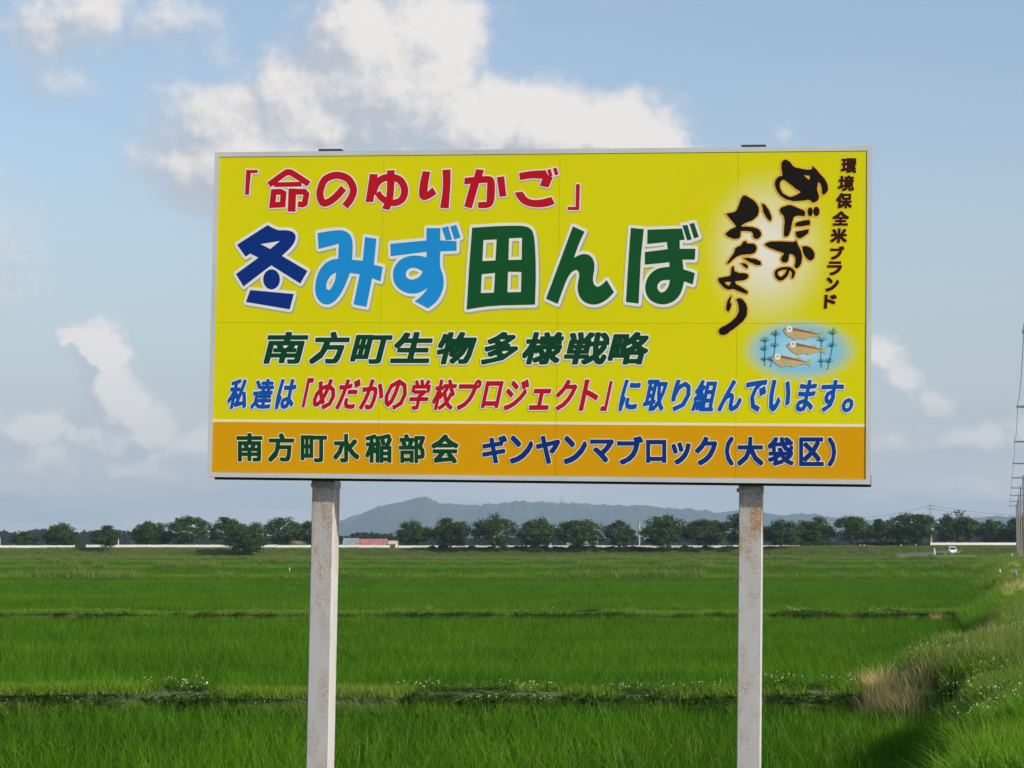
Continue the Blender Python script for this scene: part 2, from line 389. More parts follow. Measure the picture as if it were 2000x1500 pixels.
def clover_mesh(name):
    vs, fs = [], []
    for c in disc(150, .26):
        hgt = rg.uniform(.05, .2) * (1.15 - np.hypot(*c[:2]) / .3)
        for q in range(3):
            a = q * 2.094 + rg.uniform(0, 1); r = .022; tl = rg.uniform(-.5, .5)
            b0 = len(vs); cx, cy = c[0] + math.cos(a) * r, c[1] + math.sin(a) * r
            vs += [(c[0], c[1], hgt), (cx - math.sin(a) * .016, cy + math.cos(a) * .016, hgt + .012 * tl), (cx + math.cos(a) * .014, cy + math.sin(a) * .014, hgt + .02 * tl), (cx + math.sin(a) * .016, cy - math.cos(a) * .016, hgt)]
            fs.append((b0, b0 + 1, b0 + 2, b0 + 3))
    return mkmesh(name, vs, fs, [M['clover']])
patch_clover = [clover_mesh('clover_patch') for k in range(3)]
def flower_mesh(name, n, r):
    mb = MB()
    for c in disc(n, r):
        z = rg.uniform(.12, .22); q = rg.uniform(.007, .012)
        mb.add([(c[0] + q, c[1], z), (c[0] - q, c[1], z), (c[0], c[1] + q, z), (c[0], c[1] - q, z), (c[0], c[1], z + q * 1.1), (c[0], c[1], z - q * .8)],
               [(0, 2, 4), (2, 1, 4), (1, 3, 4), (3, 0, 4), (2, 0, 5), (1, 2, 5), (3, 1, 5), (0, 3, 5)], 0)
        mb.tube([(c[0], c[1], 0), (c[0], c[1], z)], .0025, 3, 1, False)
    return mkmesh(name, mb.v, mb.f, [M['flower'], M['grass']], mb.mi)
patch_flower = [flower_mesh('flower_patch', 10, .27) for k in range(3)]

BUNDS = [(32.6, .47, .50), (72.5, .43, .5), (163., .40, .55), (238., .42, .7), (318., .45, .9), (405., .5, 1.3)]   # Y, top z, half width

def wedge(Y, m=3.0): return -(.2222 * Y + m), ROAD * Y + foot(Y)
# rice tiles
pts = []
edges = [(19.0, 0)] + [(b_[0], b_[2]) for b_ in BUNDS] + [(484.0, 0)]
for (ya_, ha_), (yb__, hb_) in zip(edges[:-1], edges[1:]):
    lo_, hi_ = ya_ + ha_ + .06, yb__ - hb_ + .08
    Y = lo_
    while Y < hi_ - .3:
        sc = 1.0 if Y < 110 else (1.6 if Y < 200 else 3.0)
        st = min(1.2 * sc, max(.9, hi_ - Y)); yc = Y + st / 2
        x0, x1 = wedge(yc); x1 = min(x1, .2222 * yc + 6) + .1
        x = x0 + RNG.uniform(0, .5)
        while x < x1:
            far = Y > 160
            pts.append((x + RNG.normal(0, .02), yc + RNG.normal(0, .015), 0, (RNG.integers(0, 2) if not far else RNG.integers(0, 2)) * math.pi, sc * 1.04, st / 1.2 * 1.0, RNG.uniform(.92, 1.08) * (1 + .22 * mn.noise(Vector((x * .22, yc * .3, 7.7)))), RNG.integers(5, 8) if far else RNG.integers(0, 5)))
            x += 1.2 * sc
        Y += st
scatter('rice_plants', rice_t + rice_far, pts, 'bright green young rice filling the flooded paddies in rows', 'rice')

# bunds
for by, bz, bw in BUNDS:
    x0 = -(.2222 * by + 8); x1 = ROAD * by + foot(by) + 1.2
    n = int((x1 - x0) / (.25 if by < 100 else 1.5)); vs = []; fs = []
    for i in range(n + 1):
        x = x0 + (x1 - x0) * i / n; w = .05 * hn(x * 1.3, by); zz = bz + .05 * hn(x * .7, by * 2)
        for dy, dz in ((-bw - .06, -.02), (-bw, zz * .6), (-bw * .75, zz), (0, zz + .03), (bw * .75, zz), (bw + .1, -.02)):
            vs.append((x, by + dy + w, dz))
    for i in range(n):
        for k in range(5): fs.append((i * 6 + k, (i + 1) * 6 + k, (i + 1) * 6 + k + 1, i * 6 + k + 1))
    o = link('paddy_bund', mkmesh('paddy_bund', vs, fs, [M['bundsoil']], smooth=True)); tag(o, kind='structure')
def bund_z(by, bz, x): return bz + .05 * hn(x * .7, by * 2)

grass_pts, clover_pts, flower_pts, olive_pts, bright_pts, dry_pts = [], [], [], [], [], []
def clump(x, Y):     # patchiness 0..1
    return .5 + .5 * mn.noise(Vector((x * .35, Y * 1.1, 4.2)))
def put(lst, x, y, z, s, sz=None, k=3):
    lst.append((x, y, z, RNG.uniform(0, 6.28), s, s, (sz or s) * RNG.uniform(.8, 1.2), RNG.integers(0, k)))
CL1 = [(300, 430, .8), (60, 160, .15), (790, 1110, .75), (1110, 1200, .3), (1200, 1345, .75), (1345, 1440, .3), (1485, 1720, .8)]
CL2 = [(760, 900, .3), (1000, 1110, .4), (1110, 1180, .8), (1520, 1575, .8), (1580, 1640, .9), (1650, 1760, .7), (390, 450, .4)]
for bi, (by, bz, bw) in enumerate(BUNDS[:2]):
    x0, x1 = -(.2222 * by + 3), ROAD * by + foot(by) + .6
    x = x0
    while x < x1:
        pxx = 1000 + F * x / by
        cl_ = max([w for a, b_, w in (CL1 if bi == 0 else CL2) if a < pxx < b_] or [0])
        for dy in (-.9, -.55, 0, .55, .9):
            z = bund_z(by, bz, x) * (1 if abs(dy) < .8 else .55) - .03
            if cl_ and RNG.random() < cl_ and dy < .8:
                put(clover_pts, x, by + dy * bw, z - (.1 if dy < 0 else 0), 1.0, .95)
                if RNG.random() < .24 and dy > -.8: put(flower_pts, x, by + dy * bw, z + .0, 1.0, 1.0)
            else:
                if dy > -.8 or RNG.random() < .35: put(grass_pts, x + RNG.normal(0, .06), by + dy * bw, z, 1.0, .75)
                if RNG.random() < .05: put(flower_pts, x, by + dy * bw, z, .8, .9)
        if RNG.random() < (.95 if cl_ else .45):
            put(clover_pts, x, by - bw - .02, .16 + RNG.uniform(0, .12), .95, .9)
            put(clover_pts, x + .12, by - bw * .82, .30 + RNG.uniform(0, .1), .9, .8)
        if RNG.random() < .55: put(grass_pts, x, by - bw * .95, .2, 1., .9)
        if RNG.random() < .3: put(olive_pts, x, by - bw * .95, .2, .9, .5)
        if cl_ and RNG.random() < .25: put(flower_pts, x, by - bw * .9, .3, .9, .8)
        x += .24
for by, bz, bw in BUNDS[2:]:
    x = -(.2222 * by + 3)
    while x < ROAD * by:
        dark = clump(x * .4, by) > .58
        for dy in (-.8, 0, .8):
            put(olive_pts if RNG.random() < (.75 if dark else .2) else grass_pts, x, by + dy * bw, bz - .1, 2.2, 1.5 if not dark else 1.9)
        x += .9
# road-side bank
for Y0, Y1, st in ((14, 34, .2), (34, 62, .25), (62, 110, .36), (110, 220, .7), (220, 480, 1.6)):
    Y = Y0
    while Y < Y1:
        s = float(foot(Y)) + .05
        smax = (.2222 - ROAD) * Y + 1.6
        while s < smax:
            x = ROAD * Y + s + RNG.normal(0, .3 * st); y = Y + RNG.normal(0, .3 * st); z = float(height(x, y)) - .02
            r = RNG.random(); q = mn.noise(Vector((x * .5, y * .35, 9.1))) + mn.noise(Vector((x * 1.3, y * .9, 2.1))) * .5
            k = st / .25
            edge = s - float(foot(Y))
            low_ = (EYE - z) / Y            # how far below the eye the spot lies
            if Y < 34 and low_ > .0815:
                if q > -.45: put(bright_pts, x, y, z, 1.0, float(np.clip(.62 + q * .55, .35, 1.15)) * (1 if edge > .3 else .7))
                if r < .45: put(grass_pts, x, y, z, 1.0, 1.6)
                if r > .992: put(dry_pts, x, y, z, .8, .9)
            elif Y < 31 and low_ > .0570 and edge > .45:
                (put(clover_pts, x, y, z, 1.1, 1.3) if r < .75 else put(olive_pts, x, y, z, 1., .9))
                if low_ > .066 and r < .6 or r < .15: put(flower_pts, x, y, z, 1.1, 1.1)
                if r > .9: put(bright_pts, x, y, z, .9, .6)
            elif Y < 62:
                if q > .18:
                    put(clover_pts, x, y, z, 1.1, 1.3)
                    if r < .5: put(flower_pts, x, y, z, 1.1, 1.2)
                elif q > -.3: put(olive_pts, x, y, z, 1.1, 1.0)
                else: put(grass_pts, x, y, z, 1.1, 1.1)
                if r > .90: put(flower_pts, x, y, z, 1.2, 1.15)
                if edge < .25 and r < .6: put(bright_pts, x, y, z, .9, .7)
            elif Y < 76:
                put(bright_pts if r < .6 else grass_pts, x, y, z, 1.3, max(.45, 1.35 - z * 1.0))
                if r < .04: put(dry_pts, x, y, z, 1., 1.)
            else:
                hk = max(.5, 1.15 - .6 * z) * (1 + .12 * k)
                if q > .15: put(olive_pts, x, y, z, k, hk * 1.2)
                elif q > -.25: put(grass_pts, x, y, z, k, hk * 1.3)
                else: put(bright_pts, x, y, z, k * .9, hk * .6)
                if r < .03: put(dry_pts, x, y, z, 1.2, .9)
            s += st
        Y += st
# dried tan clump where the first bund meets the bank
for i in range(60):
    u = RNG.normal(0, 1, 2); x = 5.30 + u[0] * .17; y = 31.9 + u[1] * .5
    put(dry_pts, x, y, float(height(x, y)) + (.30 if abs(y - 32.6) < .5 and x < 5.2 else 0) - .02, 1.0, .95)
for i in range(16):
    x = 4.9 + RNG.uniform(0, 2.8); y = 34.2 + RNG.normal(0, .5) + (x - 4.9) * .9
    put(dry_pts, x, y, max(float(height(x, y)), 0) - .02, .9, .8)
for i in range(16):
    x = xat(RNG.normal(1850, 32), 72.5); put(dry_pts, x, 72.5 + RNG.normal(0, .5), .22, 1.0, RNG.uniform(.4, .8))
scatter('bank_grass', patch_short, grass_pts, 'short yellow-green grass on the paddy bunds and verge', 'grass')
scatter('tall_grass', patch_bright, bright_pts, 'tall bright green grass on the right roadside bank', 'grass')
scatter('olive_weeds', patch_olive, olive_pts, 'olive weeds growing over the right bank and far bunds', 'weeds')
scatter('dry_grass', patch_dry, dry_pts, 'dried tan grass at the right end of the near bund', 'grass')
scatter('clover', patch_clover, clover_pts, 'dark green clover mats on bunds and bank', 'clover')
scatter('clover_flowers', patch_flower, flower_pts, 'small white clover flowers on bunds and bank', 'flowers')
# levee grass
lp = []
for i in range(14000):
    x = RNG.uniform(-135, 135); y = RNG.uniform(478, 520)
    lp.append((x, y, float(height(x, y)) - .05, RNG.uniform(0, 6.28), 1.5, 1.5, RNG.uniform(.6, 1.3) * (1 if 496 < y < 512 else .6), RNG.integers(0, 3)))
scatter('levee_grass', patch_levee, lp, 'rough olive green grass covering the far embankment', 'grass')

# ------------------------------------------------------------------ trees
def tree_meshes(seed, Ht, Wd, style, leaf):
    r = np.random.default_rng(seed); mb = MB()
    cz = .54 * Ht; rz_ = .46 * Ht
    if style == 'bush': cz, rz_ = .50 * Ht, .50 * Ht
    lim = []
    forks = 6 if style != 'single' else 4
    tr_top = (.22 if style != 'single' else .4) * Ht
    mb.tube([(0, 0, -.4), (0.03, 0, tr_top * .5), (.08, .05, tr_top)], [.26, .2, .17], 6)
    for i in range(forks):
        a = i * 2 * math.pi / forks + r.uniform(-.4, .4); el = r.uniform(.35, .95)
        e = np.array([math.cos(a) * Wd * .40 * el, math.sin(a) * Wd * .40 * el, cz + rz_ * (.75 - .7 * el * el) + r.uniform(-.3, .3)])
        mid = np.array([e[0] * .45, e[1] * .45, tr_top + (e[2] - tr_top) * .55])
        mb.tube([(.05, .03, tr_top * .9), mid, e], [.14, .08, .03], 5); lim.append((mid, e))
        for q in range(2):
            e2 = mid + (e - mid) * .4 + r.normal(0, 1, 3) * np.array([Wd * .10, Wd * .10, Ht * .07])
            mb.tube([mid, (mid + e2) / 2 + r.normal(0, .08, 3), e2], [.06, .04, .02], 4)
    # crown: leaf sprays gathered in clumps
    nC = {'cherry': 105, 'airy': 72, 'single': 80, 'bush': 150}[style]
    cen = []
    while len(cen) < nC:
        p = r.uniform(-1, 1, 3); L_ = np.linalg.norm(p)
        if L_ > 1 or L_ < .45 and r.random() < .7: continue
        if style == 'airy' and p[2] < -.30 and r.random() < .6: continue
        q = p * np.array([Wd / 2 * .90, Wd / 2 * .86, rz_ * .84]); q[2] += cz
        if style != 'bush': q[:2] *= 1.0 - .22 * max(0, p[2])
        cen.append(q)
    cen = np.array(cen); n_per = 72
    cr = r.uniform(.085, .15, nC) * Wd
    C = np.repeat(cen, n_per, 0); Rr = np.repeat(cr, n_per)
    o = r.normal(0, 1, (len(C), 3)); o /= np.linalg.norm(o, axis=1)[:, None]; o *= (Rr * r.uniform(.35, 1.08, len(C)))[:, None]; o[:, 2] *= .7
    P = C + o
    nrm = o / np.linalg.norm(o, axis=1)[:, None] * .8 + r.normal(0, .45, o.shape) + np.array([0, 0, .5]); nrm /= np.linalg.norm(nrm, axis=1)[:, None]
    tvec = np.cross(nrm, r.normal(0, 1, nrm.shape)); tvec /= np.linalg.norm(tvec, axis=1)[:, None]; bv = np.cross(nrm, tvec)
    sz = r.uniform(.10, .24, len(P))[:, None] * Wd / 8
    k = np.stack([P - tvec * sz, P + bv * sz * .7, P + tvec * sz * 1.2, P - bv * sz * .6], 1).reshape(-1, 3)
    fs = np.arange(len(k)).reshape(-1, 4).tolist()
    return mkmesh('trunk', mb.v, mb.f, [M['bark']], smooth=True), mkmesh('crown', k, fs, [leaf])
VAR = {}
def variant(style, k):
    key = (style, k)
    if key not in VAR:
        VAR[key] = tree_meshes(11 + k * 7 + hash_(style), 8.0, 8.0, style, M['crown2'] if (k % 2 and style != 'bush') else M['crown'])
    return VAR[key]
def hash_(s): return sum(ord(c) * (i + 3) for i, c in enumerate(s)) % 97
# px centre, py top, px width, Y, py base, style, variant, label
TREES = [
 (48, 1036, 52, 530, 1070, 'airy', 0, 'small low tree, leftmost of the row, behind the left guardrail'),
 (122, 1020, 64, 530, 1071, 'cherry', 1, 'round tree just left of the gap in the guardrail'),
 (207, 1023, 54, 506, 1074, 'single', 0, 'tree on a short trunk in front of the guardrail beside its gap'),
 (298, 1016, 74, 530, 1071, 'cherry', 2, 'wide dense tree right of the thin white pole'),
 (372, 1003, 82, 530, 1071, 'airy', 1, 'tall open tree between the wide dense tree and the dark bush'),
 (448, 1006, 68, 532, 1071, 'airy', 2, 'open crowned tree standing behind the dark round bush'),
 (482, 1016, 76, 500, 1090, 'bush', 0, 'dark round bushy tree with leaves to the ground, on the embankment foot'),
 (553, 1008, 78, 530, 1071, 'airy', 3, 'open tree with bare forked trunk left of the left sign post'),
 (612, 1012, 62, 530, 1071, 'cherry', 0, 'tree mostly hidden behind the left sign post'),
 (808, 1014, 64, 526, 1071, 'cherry', 3, 'tree right of the red roofed shed, left edge of the middle row'),
 (880, 1010, 80, 507, 1077, 'cherry', 4, 'dense tree second from the red roofed shed'),
 (966, 1003, 86, 507, 1077, 'airy', 4, 'tall spreading tree under the hill with the white aerial'),
 (1052, 1010, 76, 508, 1077, 'cherry', 1, 'tree just left of the white post with a side arm'),
 (1132, 1008, 84, 507, 1078, 'cherry', 5, 'tree just right of the white post with a side arm'),
 (1210, 1013, 60, 507, 1076, 'single', 1, 'narrow upright tree left of the tall white pole'),
 (1297, 1003, 86, 507, 1078, 'cherry', 2, 'broad tree just right of the tall white pole'),
 (1376, 1009, 84, 509, 1077, 'cherry', 0, 'dense tree left of the right sign post'),
 (1444, 1000, 66, 509, 1077, 'single', 2, 'tree mostly hidden behind the right sign post'),
 (1524, 1012, 72, 508, 1076, 'cherry', 3, 'low dense tree just right of the right sign post'),
 (1590, 1008, 78, 530, 1070, 'cherry', 4, 'second tree right of the right sign post, wide and dark'),
 (1662, 1003, 74, 528, 1070, 'airy', 1, 'tree with light crown in the gap where the blue hill shows'),
 (1722, 1010, 62, 530, 1070, 'airy', 2, 'forked open tree left of the tallest dark tree'),
 (1782, 995, 88, 520, 1073, 'cherry', 5, 'tallest dark tree of the right row with pale trunk at the ramp'),
 (1868, 997, 84, 530, 1069, 'airy', 4, 'spreading tree behind the white van, right of the wooden pole'),
 (1937, 1012, 60, 530, 1069, 'cherry', 2, 'low tree above the right guardrail end'),
 (1992, 1004, 60, 528, 1069, 'cherry', 1, 'tree behind the line of power poles at the right edge'),
]
for i, (cx, top, w, Y, base, sty, k, lab) in enumerate(TREES):
    zb = float(height(xat(cx, Y), Y)) - .1
    zt = zat(top, Y); Wd = w / F * Y
    e = empty('tree', (xat(cx, Y), Y, zb), i * 2.4)
    tm, cm = variant(sty, k)
    sc_ = (Wd / 8.0 * 1.20, Wd / 8.0 * 1.20, (zt - zb) / 8.0 * 1.02)
    for nm, me in (('trunk', tm), ('crown', cm)):
        c = link(nm, me, e); c.scale = sc_
    tag(e, lab, 'tree', 'trees along the far embankment')

br = []
for a, b_, n, zs in ((835, 1445, 170, 1.), (1500, 1560, 12, .8), (1560, 2000, 150, 1.25), (560, 660, 12, .7)):
    for i in range(n):
        p = RNG.uniform(a, b_); Y = RNG.uniform(505, 509) if b_ < 1560 else RNG.uniform(524, 532); x = xat(p, Y); q_ = RNG.uniform(.13, .23) * zs
        br.append((x, Y, float(height(x, Y)) - .5, RNG.uniform(0, 6.28), q_ * 1.3, q_ * 1.3, q_, RNG.integers(0, 2)))
scatter('undergrowth', [variant('bush', 0)[1], variant('bush', 1)[1]], br, 'dark undergrowth below the trees on the embankment', 'undergrowth')

# far conifer woods behind the embankment (one mass)
wm = []
for k in range(3):
    r = np.random.default_rng(50 + k); n = 420
    t = r.uniform(0, 1, n) ** .8; rad = (1 - t) * 2.2 + .15; a = r.uniform(0, 6.28, n)
    P = np.stack([np.cos(a) * rad, np.sin(a) * rad, t * 9 + .6], 1)
    o = r.normal(0, 1, (n, 3)) * .5
    q = np.stack([P - o * .6, P + r.normal(0, .4, (n, 3)), P + o * .8], 1).reshape(-1, 3)
    wm.append(mkmesh('far_tree', q, np.arange(3 * n).reshape(-1, 3).tolist(), [M['conifer']]))
wp = []
for (a, b_, top, Yw, n) in ((-150, 300, 1040, 1500, 420), (250, 600, 1047, 1500, 300), (640, 800, 1046, 1100, 90), (560, 700, 1052, 1100, 60), (1300, 2150, 1040, 1500, 500), (780, 1300, 1052, 1300, 260)):
    for i in range(n):
        p = RNG.uniform(a, b_); Y = Yw + RNG.uniform(-60, 60); ht = zat(top + RNG.normal(0, 1.8) + 3 * math.sin(p * .05), Y)
        wp.append((xat(p, Y), Y, 0, RNG.uniform(0, 6.28), 1.5, 1.5, ht / 9.6, RNG.integers(0, 3)))
scatter('distant_woods', wm, wp, 'dark blue-green distant woods behind the embankment', 'woods')

# ------------------------------------------------------------------ guardrails
def guardrail(a, b_, Y, dz, lab, step=3.4):
    xa, xb = xat(a, Y), xat(b_, Y)
    z = float(height((xa + xb) / 2, Y)) + dz
    e = empty('guardrail', (xa, Y, z))
    L_ = xb - xa; mb = MB()
    for zz in (.42, .70): mb.box(0, L_, -.05, .0, zz - .13, zz + .13, 0)
    mb.box(0, L_, -.01, .015, .40, .72, 0)
    mb.build('beam', M['white'], e)
    n = max(1, int(L_ / step)); pm = None
    for i in range(n + 1):
        if pm is None:
            q = MB(); q.box(-.07, .07, .02, .16, -.4, .95); pm = q.build('post', M['white'], e); pm.location.x = 0.1
        else:
            c = pm.copy(); COL.objects.link(c); c.location.x = .1 + (L_ - .2) * i / n; c.parent = e
    tag(e, lab, 'guardrail', 'white guardrails on the far embankment')
guardrail(-60, 148, 516, .0, 'white guardrail at the left edge, ending at the gap')
guardrail(170, 540, 516, .0, 'long white guardrail from the gap to the dark round bush')
guardrail(541, 762, 517, -.05, 'white guardrail passing behind the left sign post')
guardrail(779, 1300, 517, -.1, 'white guardrail behind the middle row of trees')
guardrail(1310, 1560, 518, -.15, 'white guardrail glimpsed behind the trees at the right sign post')
guardrail(1815, 1985, 520, .15, 'white guardrail behind the van at the right')

# ------------------------------------------------------------------ ramp road, van
rp = [(1745, 497, .72), (1785, 499, .95), (1830, 501, 1.25), (1868, 506, 1.75), (1890, 512, 2.4), (1905, 517, 2.55), (2050, 519, 2.55)]
vs, fs = [], []
fine_r = []
for i in range(len(rp) - 1):
    for t in np.linspace(0, 1, 6, endpoint=False):
        fine_r.append([rp[i][k] * (1 - t) + rp[i + 1][k] * t for k in range(3)])
fine_r.append(list(rp[-1]))
for p, Y, z in fine_r:
    x = xat(p, Y)
    for dy, dz in ((-3.6, -1.8), (-2.2, -.22), (2.2, .30), (3.4, -1.4)): vs.append((x, Y + dy, z + dz))
n = len(fine_r)
for i in range(n - 1):
    for k in range(3): fs.append((i * 4 + k, (i + 1) * 4 + k, (i + 1) * 4 + k + 1, i * 4 + k + 1))
o = link('ramp_road', mkmesh('ramp_road', vs, fs, [gm, M['asphalt']], [1 if k == 1 else 0 for i in range(n - 1) for k in range(3)])); tag(o, kind='structure')

VY = 497.0; vx = xat(1857, VY); vz = zat(1083.2, VY)
pb = MB(); pb.add([(vx - 6, VY - 4.5, vz - 1.3), (vx + 6, VY - 4.5, vz - 1.3), (vx + 4.5, VY - 1.9, vz - .01), (vx - 4.5, VY - 1.9, vz - .01), (vx + 4.5, VY + 3, vz + .01), (vx - 4.5, VY + 3, vz + .01)], [(0, 1, 2, 3), (3, 2, 4, 5)]); o = pb.build('road_shoulder', gm); tag(o, kind='structure')
e = empty('parked_van', (vx, VY, vz))
def prism(mb, prof, x0, x1, m=0, inset=None):
    n = len(prof); a = [(x0 + (inset[i] if inset else 0), y, z) for i, (y, z) in enumerate(prof)]; b_ = [(x1 - (inset[i] if inset else 0), y, z) for i, (y, z) in enumerate(prof)]
    mb.add(a + b_, [tuple(range(n)), tuple(reversed(range(n, 2 * n)))] + [(i, n + i, n + (i + 1) % n, (i + 1) % n) for i in range(n)], m)
vb = MB(); prism(vb, [(-1.6, .3), (-1.62, .62), (-1.5, .95), (-1.1, 1.05), (-.72, 1.62), (-.5, 1.72), (1.5, 1.72), (1.66, 1.5), (1.7, .9), (1.7, .3)], -.74, .74, 0, [0, 0, 0, .02, .10, .14, .14, .1, 0, 0])
vb.build('body', M['carwhite'], e)
q = MB(); q.add([(-.62, -1.105, 1.06), (.62, -1.105, 1.06), (.56, -.745, 1.60), (-.56, -.745, 1.60), (-.62, -1.085, 1.04), (.62, -1.085, 1.04), (.56, -.725, 1.58), (-.56, -.725, 1.58)],
    [(0, 1, 2, 3), (7, 6, 5, 4), (0, 4, 5, 1), (1, 5, 6, 2), (2, 6, 7, 3), (3, 7, 4, 0)]); q.build('windscreen', M['glass'], e)
for s_ in (-1, 1):
    q = MB(); q.box(min(s_ * .70, s_ * .755), max(s_ * .70, s_ * .755), -.6, 1.4, 1.08, 1.5); q.build('side_window', M['glass'], e)
    q = MB(); q.box(min(s_ * .44, s_ * .68), max(s_ * .44, s_ * .68), -1.66, -1.58, .66, .84); q.build('headlight', M['light'], e)
    q = MB(); q.box(min(s_ * .76, s_ * .94), max(s_ * .76, s_ * .94), -1.05, -.95, 1.05, 1.2); q.build('wing_mirror', M['carwhite'], e)
    for yy in (-1.1, 1.15):
        q = MB(); q.tube([(s_ * .6, yy, .28), (s_ * .76, yy, .28)], .28, 14); q.build('wheel', M['tyre'], e)
q = MB(); q.box(-.72, .72, -1.68, -1.6, .28, .50); q.build('bumper', M['tyre'], e)
q = MB(); q.box(-.17, .17, -1.70, -1.685, .36, .50); q.build('number_plate', M['plate'], e)
tag(e, 'small white van seen head-on, parked at the foot of the ramp road', 'van')

# ------------------------------------------------------------------ far buildings
def shed(px0, px1, pyt, pyr, Y, roof, wall, name, lab, wins=0, cat='shed'):
    x0, x1 = xat(px0, Y), xat(px1, Y); L_ = x1 - x0; zt = zat(pyt, Y); ze = zat(pyr, Y); base = float(height((x0 + x1) / 2, Y))
    e = empty(name, ((x0 + x1) / 2, Y, base)); H0 = ze - base; H1 = zt - base; D = 4.0; hL = L_ / 2
    q = MB(); q.add([(-hL, -D, -.3), (hL, -D, -.3), (hL, D, -.3), (-hL, D, -.3), (-hL, -D, H0), (hL, -D, H0), (hL, D, H0), (-hL, D, H0), (-hL, 0, H1 - .05), (hL, 0, H1 - .05)],
                    [(0, 1, 5, 4), (2, 3, 7, 6), (1, 2, 6, 9, 5), (3, 0, 4, 8, 7)]); q.build('wall', wall, e)
    for s_ in (-1, 1):
        q = MB(); nseg = max(6, int(L_ / .9)); o_ = .25
        for i in range(nseg):          # roof of raised-seam sheets
            xa = -hL - .3 + (L_ + .6) * i / nseg; xb = -hL - .3 + (L_ + .6) * (i + 1) / nseg - .06
            q.add([(xa, s_ * (D + .5), H0 - .1), (xb, s_ * (D + .5), H0 - .1), (xb, 0, H1 + .06), (xa, 0, H1 + .06), (xa, s_ * (D + .5), H0 - .2), (xb, s_ * (D + .5), H0 - .2), (xb, 0, H1 - .04), (xa, 0, H1 - .04)],
                  [(0, 1, 2, 3), (7, 6, 5, 4), (0, 4, 5, 1), (1, 5, 6, 2), (3, 7, 4, 0)])
        q.build('roof_slope', roof, e)
    for i in range(wins):
        xc = -hL + L_ * (i + .5) / wins
        q = MB(); q.box(xc - .6, xc + .6, -D - .06, -D + .02, H0 - 1.6, H0 - .6); q.build('window', M['window'], e)
    tag(e, lab, cat)
shed(674, 700, 1051.5, 1066, 560, M['greyroof'], M['walld'], 'farm_shed', 'grey-blue roofed shed beside the left sign post')
shed(700, 756, 1053, 1064.5, 560, M['redroof'], M['wallb'], 'farm_shed', 'long shed with faded red metal roof', 2)
shed(762, 776, 1056.5, 1061, 562, M['wallb'], M['wallb'], 'farm_hut', 'small beige hut right of the red roofed shed', 1, 'hut')
shed(572, 598, 1057, 1062, 570, M['bark'], M['walld'], 'farm_house', 'low brown roofed house between two trees left of the left sign post', 1, 'house')
shed(1108, 1165, 1056, 1062, 575, M['greyroof'], M['wallb'], 'farm_house', 'pale low house glimpsed under the trees right of the armed post', 3, 'house')

# ------------------------------------------------------------------ small posts and poles on the embankment
def pole(px, top, base, Y, rad, name, lab, cat, m, cap=None, arm=None, grp=None):
    x = xat(px, Y); zb = zat(base, Y) if base else float(height(x, Y)) - .2; zt = zat(top, Y)
    e = empty(name, (x, Y, zb)); q = MB(); q.tube([(0, 0, -.3), (0, 0, zt - zb)], [rad, rad * .85], 8); q.build('shaft', m, e)
    if arm:
        q = MB(); q.box(0, arm, -.05, .05, zt - zb - .25, zt - zb - .1); q.build('arm', m, e)
    if cap:
        q = MB(); q.tube([(0, 0, zt - zb - .25), (0, 0, zt - zb)], [rad * 1.7, rad * 1.5], 8); q.build('cap', cap, e)
    tag(e, lab, cat, grp); return e
pole(233, 1048, 1071, 524, .10, 'lamp_pole', 'thin white pole with a small head right of the tree beside the guardrail gap', 'pole', M['white'], M['white'])
pole(3, 1050, 1071, 526, .09, 'lamp_pole', 'thin pale pole at the extreme left edge', 'pole', M['concrete'])
pole(1075, 1042, 1072, 524, .11, 'signal_post', 'white post with a short side arm between two trees', 'post', M['white'], None, 1.5)
pole(1248, 1020, 1070, 530, .22, 'utility_pole', 'tall white pole left of the broad middle tree', 'pole', M['concrete'])
pole(1823, 1071, 1080, 497, .16, 'marker_post', 'short white marker post left of the van', 'post', M['white'])
for px, lab in ((1679, 'left one of two white roadside posts side by side under the trees'), (1686, 'right one of two white roadside posts side by side under the trees'), (1758, 'white roadside post left of the pale trunk of the tallest tree'), (1787, 'white roadside post right of the pale trunk of the tallest tree')):
    pole(px, 1063.5, 1069, 515, .13, 'roadside_post', lab, 'post', M['white'], grp='white posts along the embankment road')
pole(567, 1108, 1116, 212, .035, 'field_stake', 'white stake in the rice left of the left sign post', 'stake', M['white'])
pole(747, 1101, 1106, 300, .04, 'field_stake', 'tiny white stake in the far rice below the red roofed shed', 'stake', M['white'])

# tower aerials on the ridge
def aerial(px, top, base, lab, wdt):
    x = xat(px, YH); zb = zat(base, YH); zt = zat(top, YH); e = empty('hill_mast', (x, YH, zb)); H_ = zt - zb; q = MB()
    for sx_ in (-1, 1):
        for sy_ in (-1, 1): q.tube([(sx_ * wdt, sy_ * wdt, -6), (sx_ * .5, sy_ * .5, H_)], .6, 4)
    q.build('leg_frame', M['steel'] if wdt > 3 else M['white'], e)
    for k in range(3):
        q = MB(); q.box(-wdt * (.9 - .2 * k), wdt * (.9 - .2 * k), -.6, .6, H_ * (.45 + .2 * k), H_ * (.45 + .2 * k) + 1.2); q.build('crossbar', M['white'], e)
    e.scale = (1.4, 1.4, 1); tag(e, lab, 'mast', 'masts on the hill ridge')
aerial(1038, 968, 982, 'white lattice aerial on the ridge above the open middle tree', 3)
aerial(1097, 967, 982, 'grey lattice mast, rightmost on the ridge', 3.5)
aerial(777, 975, 984, 'thin mast left of the hill summit', 2)

